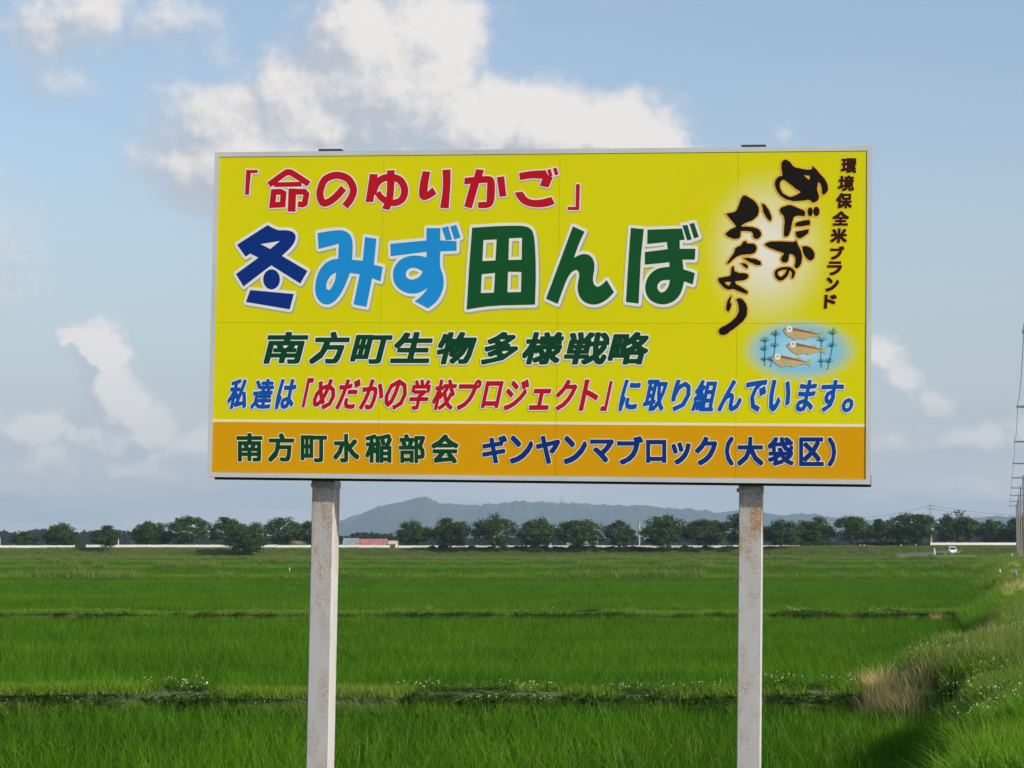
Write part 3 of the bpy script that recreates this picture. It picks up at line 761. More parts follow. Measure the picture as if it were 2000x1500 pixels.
# ------------------------------------------------------------------ power poles along the road
PX0 = 1.85
def pole_at(d): return (ROAD * d + PX0, d)
PD = [35, 76, 117, 156, 197, 238, 279, 320, 361, 402]
zarm = EYE + 7.25
base = empty('power_pole', (0, 0, 0))
q = MB(); q.tube([(0, 0, -.6), (0, 0, zarm - .55)], [.125, .085], 12); q.build('shaft', M['polec'], base, True)
def arm_part(zz, half):
    q = MB(); q.box(-half - .25, half - .25, -.17, -.09, zz - .06, zz + .06); a = q.build('crossarm', M['steel'], base)
    for xx in (-half - .18, -.45 * half, half - .33):
        q = MB(); q.tube([(xx, -.13, zz + .06), (xx, -.13, zz + .22)], [.045, .03], 6); q.build('insulator', M['concrete'], a)
arm_part(zarm - .85, 1.0)
POLE_LAB = ['nearest power pole, only its arm tip near the top right corner', 'power pole whose arm tip shows right of the large green headline', 'power pole whose arm tip shows right of the red and blue line', 'power pole whose arm shows level with the cream line', 'power pole whose arm shows level with the orange band', 'power pole with the tallest shaft visible at the right edge', 'second tallest visible power pole at the right edge', 'slim power pole just left of the second tallest one', 'leftmost power pole of the row, third shortest visible', 'farthest and shortest power pole, by the embankment']
kids = list(base.children_recursive)
def copy_tree(o, parent=None):
    c = o.copy(); COL.objects.link(c); c.parent = parent
    for ch in o.children: copy_tree(ch, c)
    return c
for i, d in enumerate(PD):
    o = base if i == 0 else copy_tree(src)
    src = base
    x, y = pole_at(d); zg = float(height(x, y)); o.location = (x, y, 0.7 if d < 470 else zg)
    tag(o, POLE_LAB[i], 'power pole', 'power poles along the roadside')
for ox, zz, lab in ((-1.18, zarm - .85 + .92, 'left outer wire on the crossarms of the power poles'), (.67, zarm - .85 + .92, 'right outer wire on the crossarms of the power poles')):
    q = MB()
    for a, b_ in zip([-6] + PD[:-1], PD):
        P = []
        for t in np.linspace(0, 1, 9):
            d = a + (b_ - a) * t; x, y = pole_at(d); P.append((x + ox, y - .13, zz - .55 * 4 * t * (1 - t)))
        q.tube(P, .012, 4)
    o = q.build('overhead_wire', M['wire']); tag(o, lab, 'wire', 'overhead wires along the roadside')

# wooden pole behind the right trees with its lines
PY = 585.
pz = zat(985, PY); e = empty('wire_pole', (xat(1817, PY), PY, 0)); q = MB(); q.tube([(0, 0, 0), (0, 0, pz)], [.22, .14], 8); q.build('shaft', M['concrete'], e)
for zz in (pz - .4, pz - 1.2):
    q = MB(); q.box(-.9, .9, -.08, .08, zz - .08, zz + .08); q.build('crossarm', M['steel'], e)
tag(e, 'grey wire pole rising above the right trees behind the van', 'power pole')
for px1, py1, lab in ((1640, 1012, 'wire running left and down from the grey pole above the trees'), (2100, 1010, 'wire running right and down from the grey pole above the trees'), (2100, 1018, 'lower wire running right from the grey pole above the trees')):
    q = MB(); A_ = Vector((xat(1817, PY), PY, pz - (.3 if py1 != 1018 else 1.1))); B_ = Vector((xat(px1, PY), PY, zat(py1, PY)))
    q.tube([A_.lerp(B_, t) - Vector((0, 0, .9 * 4 * t * (1 - t))) for t in np.linspace(0, 1, 13)], .03, 4)
    o = q.build('overhead_wire', M['wire']); tag(o, lab, 'wire', 'wires from the grey pole above the trees')

# ------------------------------------------------------------------ things on the right bank
def zg(x, y): return float(height(x, y))
Y = 122.; x = xat(1950, Y); e = empty('marker_stake', (x, Y, zg(x, Y))); q = MB(); q.tube([(0, 0, -.2), (.0, 0, zat(1110, Y) - zg(x, Y))], [.035, .028], 6); q.build('shaft', M['orange'], e)
q = MB(); q.tube([(0, 0, zat(1112, Y) - zg(x, Y) - .12), (0, 0, zat(1112, Y) - zg(x, Y))], .037, 6); q.build('band', M['white'], e)
tag(e, 'orange-brown stake with pale band at the field corner on the right', 'stake')
Y = 100.; x = xat(1978, Y); e = empty('tagged_stake', (x, Y, zg(x, Y))); q = MB(); q.tube([(-.04, 0, -.1), (.06, 0, zat(1132, Y) - zg(x, Y))], .014, 5); q.build('shaft', M['white'], e)
q = MB(); q.tube([(0.03, -.02, .34), (.05, -.02, .40), (.05, -.02, .50), (.04, -.02, .56)], [.03, .055, .05, .02], 8); q.build('bottle', M['bluep'], e)
tag(e, 'thin white stake carrying a small blue bottle in the right bank weeds', 'stake')
Y = 300.
for px, py, m_, nm, lab in ((1974, 1081, M['yellowp'], 'warning_sign', 'small yellow sign on a short post by the far power poles'), (1968, 1087, M['white'], 'roadside_marker', 'small white marker left below the small yellow sign'), (1983, 1086, M['white'], 'roadside_marker', 'small white marker right of the small yellow sign')):
    x = xat(px, Y); z0 = zg(x, Y); e = empty(nm, (x, Y, z0)); zt = zat(py, Y) - z0
    q = MB(); q.tube([(0, 0, -.1), (0, 0, zt)], .04, 6); q.build('post', M['white'], e)
    q = MB(); q.tube([(0, -.06, zt - .12), (0, -.03, zt - .12)], .13 if m_ is M['yellowp'] else .09, 10); q.build('plate', m_, e); tag(e, lab, 'sign' if m_ is M['yellowp'] else 'marker')
x = .2033 * 20.8; Y = 20.8
x = xat(1914, Y); z0 = zg(x, Y); e = MB(); w = .045
hp = zat(1482, Y) - z0
e.box(-w, w, -w, w, -.2, hp - .015, 0, .012); e.add([(-w + .012, -w + .012, hp - .015), (w - .012, -w + .012, hp - .015), (w - .012, w - .012, hp), (-w + .012, w - .012, hp - .002)], [(0, 1, 2, 3)])
o = e.build('boundary_peg', M['stone']); o.location = (x, Y, z0); tag(o, 'white stone peg in the grass at the bottom right corner', 'peg')

# ------------------------------------------------------------------ THE SIGN
SIGN_C = Vector((0.1197, 12.3877, EYE + 1.2545)); SIGN_R = Euler((R(-.11), R(.88), R(-8.31)), 'XYZ')
sign = empty('billboard', SIGN_C); sign.rotation_euler = SIGN_R
tag(sign, 'large yellow Japanese billboard on two rusty white posts in front of the rice field', 'billboard')
SM = Matrix.Translation(SIGN_C) @ SIGN_R.to_matrix().to_4x4(); SI = SM.inverted()
def loc(px, py, yl=0.003):
    """photo position -> point on the sign's own plane y = yl"""
    o = SI @ Vector((0, 0, EYE)); d = SI.to_3x3() @ ray(px, py); t = (yl - o.y) / d.y; p = o + d * t
    return p.x, p.z
HW, HH = 1.8, .8995; FW_ = .026
# frame rails (mitred channel)
q = {}
def rail(pts_out, pts_in, nm='frame_rail'):
    (a, b_), (c, d) = pts_out, pts_in; mb = MB(); y0, y1 = 0, .05
    vs = [(a[0], y0, a[1]), (b_[0], y0, b_[1]), (d[0], y0, d[1]), (c[0], y0, c[1])]; vs += [(x, y1, z) for x, _, z in vs]
    mb.add(vs, [(0, 1, 2, 3), (7, 6, 5, 4), (0, 4, 5, 1), (2, 6, 7, 3), (1, 5, 6, 2), (3, 7, 4, 0)]); return mb.build(nm, M['alu'], sign)
O_ = [(-HW, HH), (HW, HH), (HW, -HH), (-HW, -HH)]; I_ = [(-HW + FW_, HH - FW_), (HW - FW_, HH - FW_), (HW - FW_, -HH + FW_), (-HW + FW_, -HH + FW_)]
for i in range(4):
    j = (i + 1) % 4; g_ = .0006
    rail((O_[i], O_[j]), (I_[i], I_[j]))
mb = MB(); mb.box(-HW + .03, HW + .004, .052, .085, -HH - .012, -HH + .05); mb.build('bottom_tray', M['under'], sign)
mb = MB(); mb.box(-HW + .02, HW - .02, .052, .075, -HH + .052, HH - .02); mb.build('backing_sheet', M['steel'], sign)
# panels: 4 x 2, print colour as faces (yellow above, orange band below) and printed glows
pmats = {}
gA = loc(1497, 487); gB = loc(1562, 684)
def panel_material(name, base_c, glows):
    m = bpy.data.materials.new(name); m.use_nodes = True; T = NT(m.node_tree)
    co = T.n('ShaderNodeTexCoord').outputs['Object']
    c = T.mix(T.ss(T.noise(co, 1.5, 4), .3, .7), tuple(x * .975 for x in base_c), base_c)
    if glows:
        v = T.v('DIVIDE', T.v('SUBTRACT', co, (gA[0], 0, gA[1])), (.36, 1, .47)); r_ = T.v('LENGTH', T.v('MULTIPLY', v, (1, 0, 1)))
        c = T.mix(T.ss(r_, .0, 1.0, .98, 0), c, (.86, .83, .78))
        v = T.v('DIVIDE', T.v('SUBTRACT', co, (gB[0], 0, gB[1])), (.305, 1, .168)); r_ = T.v('LENGTH', T.v('MULTIPLY', v, (1, 0, 1)))
        c = T.mix(T.ss(r_, .55, 1.08, 1, 0), c, (.20, .55, .82))
        c = T.mix(T.ss(r_, .0, .75, .75, 0), c, (.55, .78, .88))
    # streaky dirt running down
    st = T.noise(T.v('MULTIPLY', co, (26, 1, 1.2)), 1.0, 4, .6); c = T.mix(T.ss(st, .60, .80, 0, .10), c, (.35, .32, .12))
    sp = T.noise(co, 70, 1); c = T.mix(T.ss(sp, .80, .84, 0, .5), c, (.22, .18, .05))
    b = T.n('ShaderNodeBsdfPrincipled', {'Base Color': c, 'Roughness': .55, 'Specular IOR Level': .12})
    T.t.links.new(b.outputs[0], T.n('ShaderNodeOutputMaterial').inputs[0]); return m
MY = panel_material('yellow_print', (.71, .665, .002), True); MO = panel_material('orange_print', (.71, .345, .001), False)
MC = mat('cream_print', (.85, .80, .55), .4, .02)
PYF = .003
vx_ = [-HW + FW_ + .001, loc(746, 500)[0], loc(1091, 500)[0], loc(1440, 500)[0], HW - FW_ - .001]
zmid = loc(1000, 631)[1]; zc1 = loc(1000, 823.0)[1]; zc0 = loc(1000, 828.3)[1]
g = .0005
for i in range(4):
    x0, x1 = vx_[i] + g, vx_[i + 1] - g
    mb = MB(); mb.box(x0, x1, PYF, PYF + .02, zmid + g, HH - FW_ - .001, 0); mb.build('panel', [MY], sign)
    mb = MB(); yb = PYF + .0006 * (i % 2)
    zs = [-HH + FW_ + .001, zc0, zc1, zmid - g]
    mb.add([(x, yb, z) for z in zs for x in (x0, x1)] + [(x, PYF + .02, z) for z in zs for x in (x0, x1)], [], 0)
    F_ = []
    for k, mi_ in ((0, 1), (1, 2), (2, 0)):
        mb.f += [(2 * k, 2 * k + 1, 2 * k + 3, 2 * k + 2), (2 * k + 8, 2 * k + 10, 2 * k + 11, 2 * k + 9), (2 * k, 2 * k + 2, 2 * k + 10, 2 * k + 8), (2 * k + 1, 2 * k + 9, 2 * k + 11, 2 * k + 3)]; mb.mi += [mi_] * 4
    mb.f += [(0, 8, 9, 1), (6, 7, 15, 14)]; mb.mi += [1, 0]
    mb.build('panel', [MY, MO, MC], sign)

# posts with caps and brackets
pm_ = bpy.data.materials.new('rusty_white_paint'); pm_.use_nodes = True; T = NT(pm_.node_tree)
co = T.n('ShaderNodeTexCoord').outputs['Object']; s3 = T.n('ShaderNodeSeparateXYZ', {0: co})
paint = T.mix(T.noise(co, 5, 4), (.45, .455, .465), (.50, .50, .505))
dens = T.ss(s3.outputs[2], -1.55, -.95)                        # more rust toward the top, where water drips from the board
blot = T.noise(T.v('MULTIPLY', co, (1, 1, .45)), 16., 4, .6)
sp = T.noise(co, 260., 2, .6); spf = T.noise(co, 120., 2, .6)
thr = T.m('ADD', T.m('MULTIPLY', T.ss(blot, .34, .66), .40), T.m('MULTIPLY', dens, .36))
spots = T.ss(T.m('ADD', sp, T.m('MULTIPLY', thr, .30)), .68, .72)
spots2 = T.ss(T.m('ADD', spf, T.m('MULTIPLY', thr, .20)), .74, .77)
rust = T.mix(T.noise(co, 60, 2), (.17, .065, .022), (.46, .25, .08))
stain = T.m('MULTIPLY', T.ss(blot, .50, .72), T.m('ADD', T.m('MULTIPLY', dens, .28), .02))
c = T.mix(stain, paint, (.60, .44, .22)); c = T.mix(T.m('MAXIMUM', spots, spots2), c, rust)
b = T.n('ShaderNodeBsdfPrincipled', {'Base Color': c, 'Roughness': .55}); 
T.t.links.new(T.n('ShaderNodeBump', {'Height': T.m('MAXIMUM', spots, spots2), 'Strength': .35, 'Distance': .002}).outputs[0], b.inputs['Normal'])
T.t.links.new(b.outputs[0], T.n('ShaderNodeOutputMaterial').inputs[0])
for (a0, a1, lab) in ((604.4, 647.0, 'left post, more rust'), (1441.7, 1487.3, 'right post')):
    yl = .075
    x0 = loc(a0, 1150, yl)[0]; x1 = loc(a1, 1150, yl)[0]; dp = .155
    e = MB(); zb = -3.75; e.box(x0, x1, yl + .012, yl + .012 + dp, zb, HH + .004, 0, .004); p = e.build('post', pm_, sign); p['label'] = lab
    e = MB(); e.box(x0 - .004, x1 + .004, yl - .004 + .012, yl + .012 + dp + .006, HH + .005, HH + .027); e.build('post_cap', M['under'], p)
    e = MB(); e.box(x0 - .003, x1 + .003, yl + .008, yl + dp + .016, -HH - .05, -HH - .013); e.build('bracket', mat('bracket_steel', (.36, .35, .32), .6, .3, 20), p)
    e = MB()
    for zz in (-HH - .035,):
        e.tube([(x0 - .014, yl + .05, zz), (x0 - .002, yl + .05, zz)], .010, 6); 
    e.build('bolt', M['steel'], p)

# ------------------------------------------------------------------ lettering
def ccw(verts, faces):
    out = []
    for f in faces:
        a = sum(verts[f[i]][0] * verts[f[(i + 1) % len(f)]][1] - verts[f[(i + 1) % len(f)]][0] * verts[f[i]][1] for i in range(len(f)))
        if abs(a) > 1e-12: out.append(tuple(f) if a > 0 else tuple(reversed(f)))
    return out
def pip(C, verts, face):
    P = np.array([verts[k][:2] for k in face]); ins = np.zeros(len(C), bool)
    lo, hi = P.min(0), P.max(0); near = np.nonzero(((C >= lo) & (C <= hi)).all(1))[0]
    if not len(near): return ins
    c = C[near]; r_ = np.zeros(len(near), bool)
    for i in range(len(P)):
        a, b_ = P[i], P[(i + 1) % len(P)]
        if a[1] == b_[1]: continue
        cond = (a[1] > c[:, 1]) != (b_[1] > c[:, 1])
        r_ ^= cond & (c[:, 0] < (b_[0] - a[0]) * (c[:, 1] - a[1]) / (b_[1] - a[1]) + a[0])
    ins[near] = r_; return ins
def sub_union(verts, fill, holes=()):
    """merge overlapping 2D faces into one triangulated sheet, holes cut out"""
    V0 = np.array([v[:2] for v in verts], float); c0 = V0.mean(0); sc_ = 100. / (np.ptp(V0, 0).max() + 1e-9)
    VV = (V0 - c0) * sc_
    fill = ccw(VV, fill); holes = ccw(VV, list(holes))
    E_ = set()
    for f in list(fill) + list(holes):
        for i in range(len(f)): E_.add((min(f[i], f[(i + 1) % len(f)]), max(f[i], f[(i + 1) % len(f)])))
    r = delaunay_2d_cdt([Vector(v) for v in VV], list(E_), [], 0, 1e-4, False)
    OV = np.array([tuple(v) for v in r[0]]); OF = [tuple(f) for f in r[2]]
    C = np.array([OV[list(f)].mean(0) for f in OF]); keep = np.zeros(len(OF), bool)
    for f in fill: keep |= pip(C, VV, f)
    for f in holes: keep &= ~pip(C, VV, f)
    OV = OV / sc_ + c0
    return [tuple(v) for v in OV], [f for f, k in zip(OF, keep) if k]
def union(verts, faces): return sub_union(verts, faces)
def boundary(V_, F_):
    cnt = {}
    for f in F_:
        for i in range(len(f)):
            a, b_ = f[i], f[(i + 1) % len(f)]; k = (min(a, b_), max(a, b_)); cnt[k] = cnt.get(k, 0) + 1
    return [k for k, c in cnt.items() if c == 1]
def hull(P):
    P = sorted(set((round(x, 6), round(y, 6)) for x, y in P))
    def half(Q):
        h = []
        for p in Q:
            while len(h) > 1 and (h[-1][0] - h[-2][0]) * (p[1] - h[-2][1]) - (h[-1][1] - h[-2][1]) * (p[0] - h[-2][0]) <= 1e-12: h.pop()
            h.append(p)
        return h
    a = half(P); b_ = half(P[::-1]); return a[:-1] + b_[:-1]
def offset(V_, F_, r, kern='round'):
    K = [(r * math.cos(t), r * math.sin(t)) for t in np.linspace(0, 2 * math.pi, 11)[:-1]] if kern == 'round' else [(-r, -r), (r, -r), (r, r), (-r, r)]
    if kern == 'wide': K = [(-r * 1.25, -r * .8), (r * 1.25, -r * .8), (r * 1.25, r * .8), (-r * 1.25, r * .8)]
    vv = list(V_); ff = [tuple(f) for f in F_]
    for a, b_ in boundary(V_, F_):
        h = hull([(V_[a][0] + k[0], V_[a][1] + k[1]) for k in K] + [(V_[b_][0] + k[0], V_[b_][1] + k[1]) for k in K])
        s0 = len(vv); vv += h; ff.append(tuple(range(s0, s0 + len(h))))
    return union(vv, ff)
def chaikin(P, it=2, lim=58):
    for _ in range(it):
        Q = []; n = len(P)
        for i in range(n):
            a, b_, c = P[i - 1], P[i], P[(i + 1) % n]
            v1 = (b_[0] - a[0], b_[1] - a[1]); v2 = (c[0] - b_[0], c[1] - b_[1])
            ang = abs(math.degrees(math.atan2(v1[0] * v2[1] - v1[1] * v2[0], v1[0] * v2[0] + v1[1] * v2[1])))
            if 3 < ang < lim: Q += [(b_[0] - v1[0] * .25, b_[1] - v1[1] * .25), (b_[0] + v2[0] * .25, b_[1] + v2[1] * .25)]
            else: Q.append(b_)
        P = Q; lim = 40
    return P
def stroke(pts, w, closed=False, smooth=True):
    P = [tuple(p) for p in pts]
    if smooth and len(P) > 2:
        Q = []; n = len(P); rng_ = range(n if closed else n - 1)
        for i in rng_:
            p0 = P[(i - 1) % n] if closed or i > 0 else P[i]; p1 = P[i]; p2 = P[(i + 1) % n]; p3 = P[(i + 2) % n] if closed or i + 2 < n else p2
            for t in np.linspace(0, 1, 6, endpoint=False):
                Q.append(tuple(.5 * (2 * p1[k] + (p2[k] - p0[k]) * t + (2 * p0[k] - 5 * p1[k] + 4 * p2[k] - p3[k]) * t * t + (3 * p1[k] - p0[k] - 3 * p2[k] + p3[k]) * t ** 3) for k in (0, 1)))
        if not closed: Q.append(P[-1])
        P = Q
    n = len(P); ws = w if isinstance(w, (list, tuple)) else [w, w]
    L = []; Rr = []
    for i in range(n):
        a = P[i - 1] if (i > 0 or closed) else None; c = P[(i + 1) % n] if (i < n - 1 or closed) else None; b_ = P[i]
        def un(p, q_):
            d = math.hypot(q_[0] - p[0], q_[1] - p[1]) or 1; return ((q_[0] - p[0]) / d, (q_[1] - p[1]) / d)
        d1 = un(a, b_) if a else un(b_, c); d2 = un(b_, c) if c else d1
        nx_, ny_ = -(d1[1] + d2[1]), d1[0] + d2[0]; l = math.hypot(nx_, ny_) or 1; nx_ /= l; ny_ /= l
        cs = max(.45, nx_ * -d1[1] + ny_ * d1[0]); t = i / max(1, n - 1)
        ww = np.interp(t, np.linspace(0, 1, len(ws)), ws) / 2 / cs
        L.append((b_[0] + nx_ * ww, b_[1] + ny_ * ww)); Rr.append((b_[0] - nx_ * ww, b_[1] - ny_ * ww))
    out = []
    for i in range(n if closed else n - 1):
        j = (i + 1) % n; out.append([L[i], L[j], Rr[j], Rr[i]])
    return out
def ell(cx, cy, rx_, ry_, n=20): return [(cx + rx_ * math.cos(t), cy + ry_ * math.sin(t)) for t in np.linspace(0, 2 * math.pi, n + 1)[:-1]]

Z1 = (400, 270, 3.846); Z2 = (880, 270, 3.846); Z3 = (1360, 270, 3.847); Z6 = (1280, 590, 4.055)
def shape(Z, fills, holes=(), rough=False):
    """outlines traced in an enlargement -> flat shape in sign coordinates"""
    vs, ff, hh = [], [], []
    for lst, dst in ((fills, ff), (holes, hh)):
        for P in lst:
            Q = [loc(Z[0] + x / Z[2], Z[1] + y / Z[2]) for x, y in P]
            dst.append(tuple(range(len(vs), len(vs) + len(Q)))); vs += Q
    return sub_union(vs, ff, hh)
def poly(*P): return chaikin([tuple(p) for p in P])
MM = {k: mat('print_' + k, c, .55, .03, 4, spec=.12) for k, c in dict(red=(.50, .006, .018), navy=(.003, .030, .22), sky=(.012, .28, .70), green=(.006, .085, .024), dgreen=(.004, .055, .022), blue=(.004, .085, .42), black=(.010, .008, .006), brown=(.030, .012, .003), white=(.80, .79, .72), shadow=(.40, .40, .33), amber=(.80, .45, .05), cream=(.80, .74, .50)).items()}
PXM = abs(loc(1100, 600)[0] - loc(1000, 600)[0]) / 100     # metres per photo pixel on the board

class Letters:
    def __init__(s, name): s.n = name; s.v = []; s.f = []; s.mi = []; s.mats = []; s.k = 0
    def lay(s, V_, F_, m, y, dx=0, dz=0):
        if m not in s.mats: s.mats.append(m)
        b_ = len(s.v); s.v += [(v[0] + dx, y, v[1] + dz) for v in V_]
        for f in F_:
            a, b2, c = (V_[f[0]], V_[f[1]], V_[f[2]])
            cr_ = (b2[0] - a[0]) * (c[1] - a[1]) - (b2[1] - a[1]) * (c[0] - a[0])
            f = f if cr_ > 0 else tuple(reversed(f)); s.f.append(tuple(i + b_ for i in f)); s.mi.append(s.mats.index(m))
    def glyph(s, G, fill, out=None, r=0., sh=None, shd=(0, 0), kern='round'):
        V_, F_ = G; j = (s.k % 2) * .00012; s.k += 1
        if out:
            O = offset(V_, F_, r * PXM, kern)
            if sh: s.lay(*O, sh, PYF - .0006 - j, shd[0] * PXM, -shd[1] * PXM)
            s.lay(*O, out, PYF - .0010 - j)
        s.lay(V_, F_, fill, PYF - .0015 - j)
    def build(s):
        return link(s.n, mkmesh(s.n, s.v, s.f, [MM[m] for m in s.mats], s.mi), sign)

# row 1: 「命のゆりかご」
L1 = Letters('lettering'); A = dict(fill='red', out='white', r=2.4, sh='shadow', shd=(1.1, 1.5))
G1 = [
 shape(Z1, [[(312, 238), (398, 238), (398, 262), (347, 262), (332, 426), (303, 424)]]),
 shape(Z1, stroke([(483, 350), (600, 266), (630, 256), (662, 266), (783, 344)], 46) + stroke([(520, 349), (728, 345)], 36) +
       stroke([(519, 404), (570, 402), (592, 414), (586, 498), (508, 502)], 44, True, False) + stroke([(659, 378), (653, 552)], 58) +
       stroke([(670, 402), (748, 402), (764, 420), (752, 490), (738, 498), (700, 495)], 44, False, False)),
 shape(Z1, stroke([(1044, 374), (985, 440), (930, 480), (890, 485), (868, 440), (870, 385), (905, 310), (990, 278), (1075, 305), (1117, 380), (1100, 450), (1054, 512)], 54)),
 shape(Z1, [[(1241, 268), (1301, 270), (1266, 480), (1208, 480)], poly((1395, 240), (1427, 240), (1425, 370), (1415, 470), (1388, 540), (1330, 528), (1360, 470), (1370, 390), (1369, 243))] +
       stroke([(1262, 420), (1290, 345), (1340, 302), (1410, 296), (1470, 318), (1502, 385), (1485, 455), (1430, 485), (1370, 475), (1320, 440), (1300, 405)], [50, 54, 54, 50, 44])),
 shape(Z1, [poly((1638, 247), (1695, 252), (1680, 330), (1673, 402), (1712, 368), (1742, 420), (1680, 460), (1640, 468), (1612, 445), (1608, 400), (1620, 320)), poly((1785, 237), (1847, 234), (1848, 330), (1833, 528), (1768, 523), (1788, 400), (1790, 300))]),
 shape(Z2, [poly((192, 233), (252, 238), (238, 285), (300, 283), (328, 305), (336, 350), (331, 470), (312, 512), (270, 527), (208, 525), (207, 480), (271, 477), (276, 335), (215, 338), (160, 528), (103, 513), (150, 343), (103, 347), (107, 298), (178, 290)), [(348, 293), (403, 285), (420, 435), (370, 441)]]),
 shape(Z2, [poly((515, 262), (600, 245), (715, 240), (735, 285), (770, 292), (737, 370), (670, 357), (690, 305), (610, 300), (523, 315)), poly((482, 408), (540, 400), (575, 450), (620, 465), (690, 460), (757, 440), (785, 492), (730, 515), (640, 522), (560, 505), (510, 465)),
            [(727, 237), (752, 230), (768, 284), (741, 290)], [(770, 225), (797, 220), (812, 272), (785, 280)]]),
 shape(Z2, [[(943, 345), (972, 345), (967, 540), (880, 540), (882, 515), (940, 515)]])]
for G in G1: L1.glyph(G, **A)
L1.build()
# row 2: 冬みず田んぼ
L2 = Letters('headline_lettering'); B = dict(out='white', r=6.0, sh='shadow', shd=(2.6, 3.0))
L2.glyph(shape(Z1, [poly((243, 800), (472, 653), (545, 692), (600, 690), (655, 697), (683, 725), (683, 762), (655, 815), (580, 884), (772, 997), (718, 1091), (500, 955), (292, 1113), (235, 1020), (403, 897), (342, 866), (308, 890)), ell(502, 1060, 63, 76), [(342, 1140), (670, 1170), (638, 1285), (310, 1230)]], [[(420, 795), (565, 772), (492, 832)]]), 'navy', **B)
L2.glyph(shape(Z1, [poly((848, 712), (950, 695), (1030, 688), (1085, 712), (1110, 760), (1113, 830), (1107, 912), (1188, 920), (1205, 742), (1290, 755), (1272, 950), (1338, 968), (1320, 1075), (1258, 1052), (1215, 1267), (1118, 1248), (1165, 1022), (1092, 1012), (1050, 1120), (1000, 1205), (940, 1252), (880, 1245), (835, 1190), (828, 1110), (850, 1010), (900, 940), (950, 912), (1003, 905), (1008, 793), (856, 832))],
               [poly((988, 1008), (945, 1030), (914, 1085), (914, 1130), (935, 1143), (962, 1110), (982, 1060))]), 'sky', **B)
L2.glyph(shape(Z1, [poly((1395, 793), (1665, 768), (1668, 675), (1770, 675), (1770, 767), (1892, 772), (1892, 845), (1770, 850), (1765, 965), (1793, 1030), (1797, 1110), (1775, 1180), (1735, 1238), (1677, 1278), (1578, 1225), (1640, 1175), (1675, 1125), (1620, 1160), (1560, 1170), (1490, 1155), (1430, 1105), (1410, 1030), (1425, 960), (1475, 905), (1545, 880), (1620, 882), (1665, 895), (1668, 853), (1398, 887)),
                   [(1780, 675), (1828, 660), (1858, 762), (1812, 765)], [(1845, 664), (1890, 650), (1922, 745), (1876, 762)]], [poly((1638, 1000), (1600, 978), (1550, 970), (1512, 1000), (1510, 1040), (1545, 1065), (1588, 1055), (1620, 1035))]), 'sky', **B)
L2.glyph(shape(Z2, [poly((163, 672), (350, 660), (530, 655), (600, 672), (632, 730), (643, 1000), (635, 1250), (300, 1258), (122, 1287), (140, 980))],
               [[(248, 765), (347, 760), (338, 918), (240, 923)], [(440, 752), (538, 748), (535, 912), (435, 915)], [(235, 1022), (335, 1012), (327, 1160), (228, 1163)], [(432, 1003), (533, 1005), (530, 1155), (428, 1157)]]), 'green', **B)
L2.glyph(shape(Z2, [poly((920, 662), (1007, 702), (965, 790), (928, 897), (985, 868), (1040, 872), (1078, 915), (1083, 980), (1068, 1050), (1075, 1100), (1105, 1118), (1140, 1100), (1173, 1065), (1228, 1157), (1180, 1210), (1120, 1245), (1060, 1252), (1000, 1230), (962, 1180), (953, 1110), (968, 1040), (966, 1005), (945, 988), (915, 1000), (875, 1050), (805, 1245), (718, 1205))]), 'green', **B)
L2.glyph(shape(Z2, [poly((1355, 673), (1452, 683), (1430, 900), (1413, 1242), (1318, 1230), (1335, 950)), poly((1480, 687), (1738, 678), (1760, 762), (1722, 767), (1722, 830), (1840, 830), (1835, 912), (1742, 912), (1750, 985), (1835, 1012), (1820, 1098), (1755, 1075), (1735, 1160), (1690, 1220), (1620, 1250), (1550, 1245), (1490, 1210), (1462, 1150), (1465, 1080), (1500, 1015), (1560, 975), (1645, 965), (1645, 932), (1460, 950), (1460, 855), (1632, 833), (1625, 780), (1478, 795)),
                   [(1742, 655), (1780, 651), (1812, 760), (1778, 768)], [(1795, 643), (1830, 636), (1865, 742), (1830, 752)]], [poly((1648, 1065), (1590, 1065), (1555, 1095), (1553, 1135), (1580, 1160), (1615, 1150), (1642, 1105))]), 'green', **B)
L2.build()

# lettering that follows a printed typeface: glyph outlines from the program's built-in font
def glyph_raw(ch, _c={}):
    if ch not in _c:
        cu = bpy.data.curves.new('glyph', 'FONT'); cu.body = ch; cu.resolution_u = 2; cu.size = 1
        ob = bpy.data.objects.new('glyph', cu); COL.objects.link(ob)
        me = bpy.data.meshes.new_from_object(ob.evaluated_get(bpy.context.evaluated_depsgraph_get()))
        V_ = [(v.co.x, v.co.y) for v in me.vertices]; F_ = [tuple(p.vertices) for p in me.polygons]
        _c[ch] = union(V_, F_)
        bpy.data.objects.remove(ob); bpy.data.curves.remove(cu); bpy.data.meshes.remove(me)
    return _c[ch]
def placed(ch, x0, x1, yt, yb, shear, grow, kern, em=(-.12, .86), yfit=False):
    """fit the glyph to photo box x0..x1; vertical from the em square (or its own box when yfit)"""
    V_, F_ = glyph_raw(ch)
    ys = [v[1] for v in V_]; e0, e1 = (min(ys), max(ys)) if yfit else em
    H_ = (yb - yt); V2 = [(v[0], (v[1] - e0) / (e1 - e0)) for v in V_]
    gx = grow; w0 = [v[0] for v in V2]; wmin, wmax = min(w0), max(w0)
    # solve horizontal scale so that the sheared, thickened glyph fills the box
    k = 1.0
    for _ in range(12):
        X = [v[0] * k + shear * v[1] * H_ for v in V2]; k *= max(.2, (x1 - x0 - 2 * gx) / max(1e-6, (max(X) - min(X)))) ** .9 if max(X) - min(X) > 0 else 1
    X = [v[0] * k + shear * v[1] * H_ for v in V2]; off = (x0 + x1) / 2 - (min(X) + max(X)) / 2
    P = [(x + off, yb - gx - v[1] * (H_ - 2 * gx)) for x, v in zip(X, V2)]
    P = [loc(*p) for p in P]
    return offset(P, F_, grow * PXM, kern)
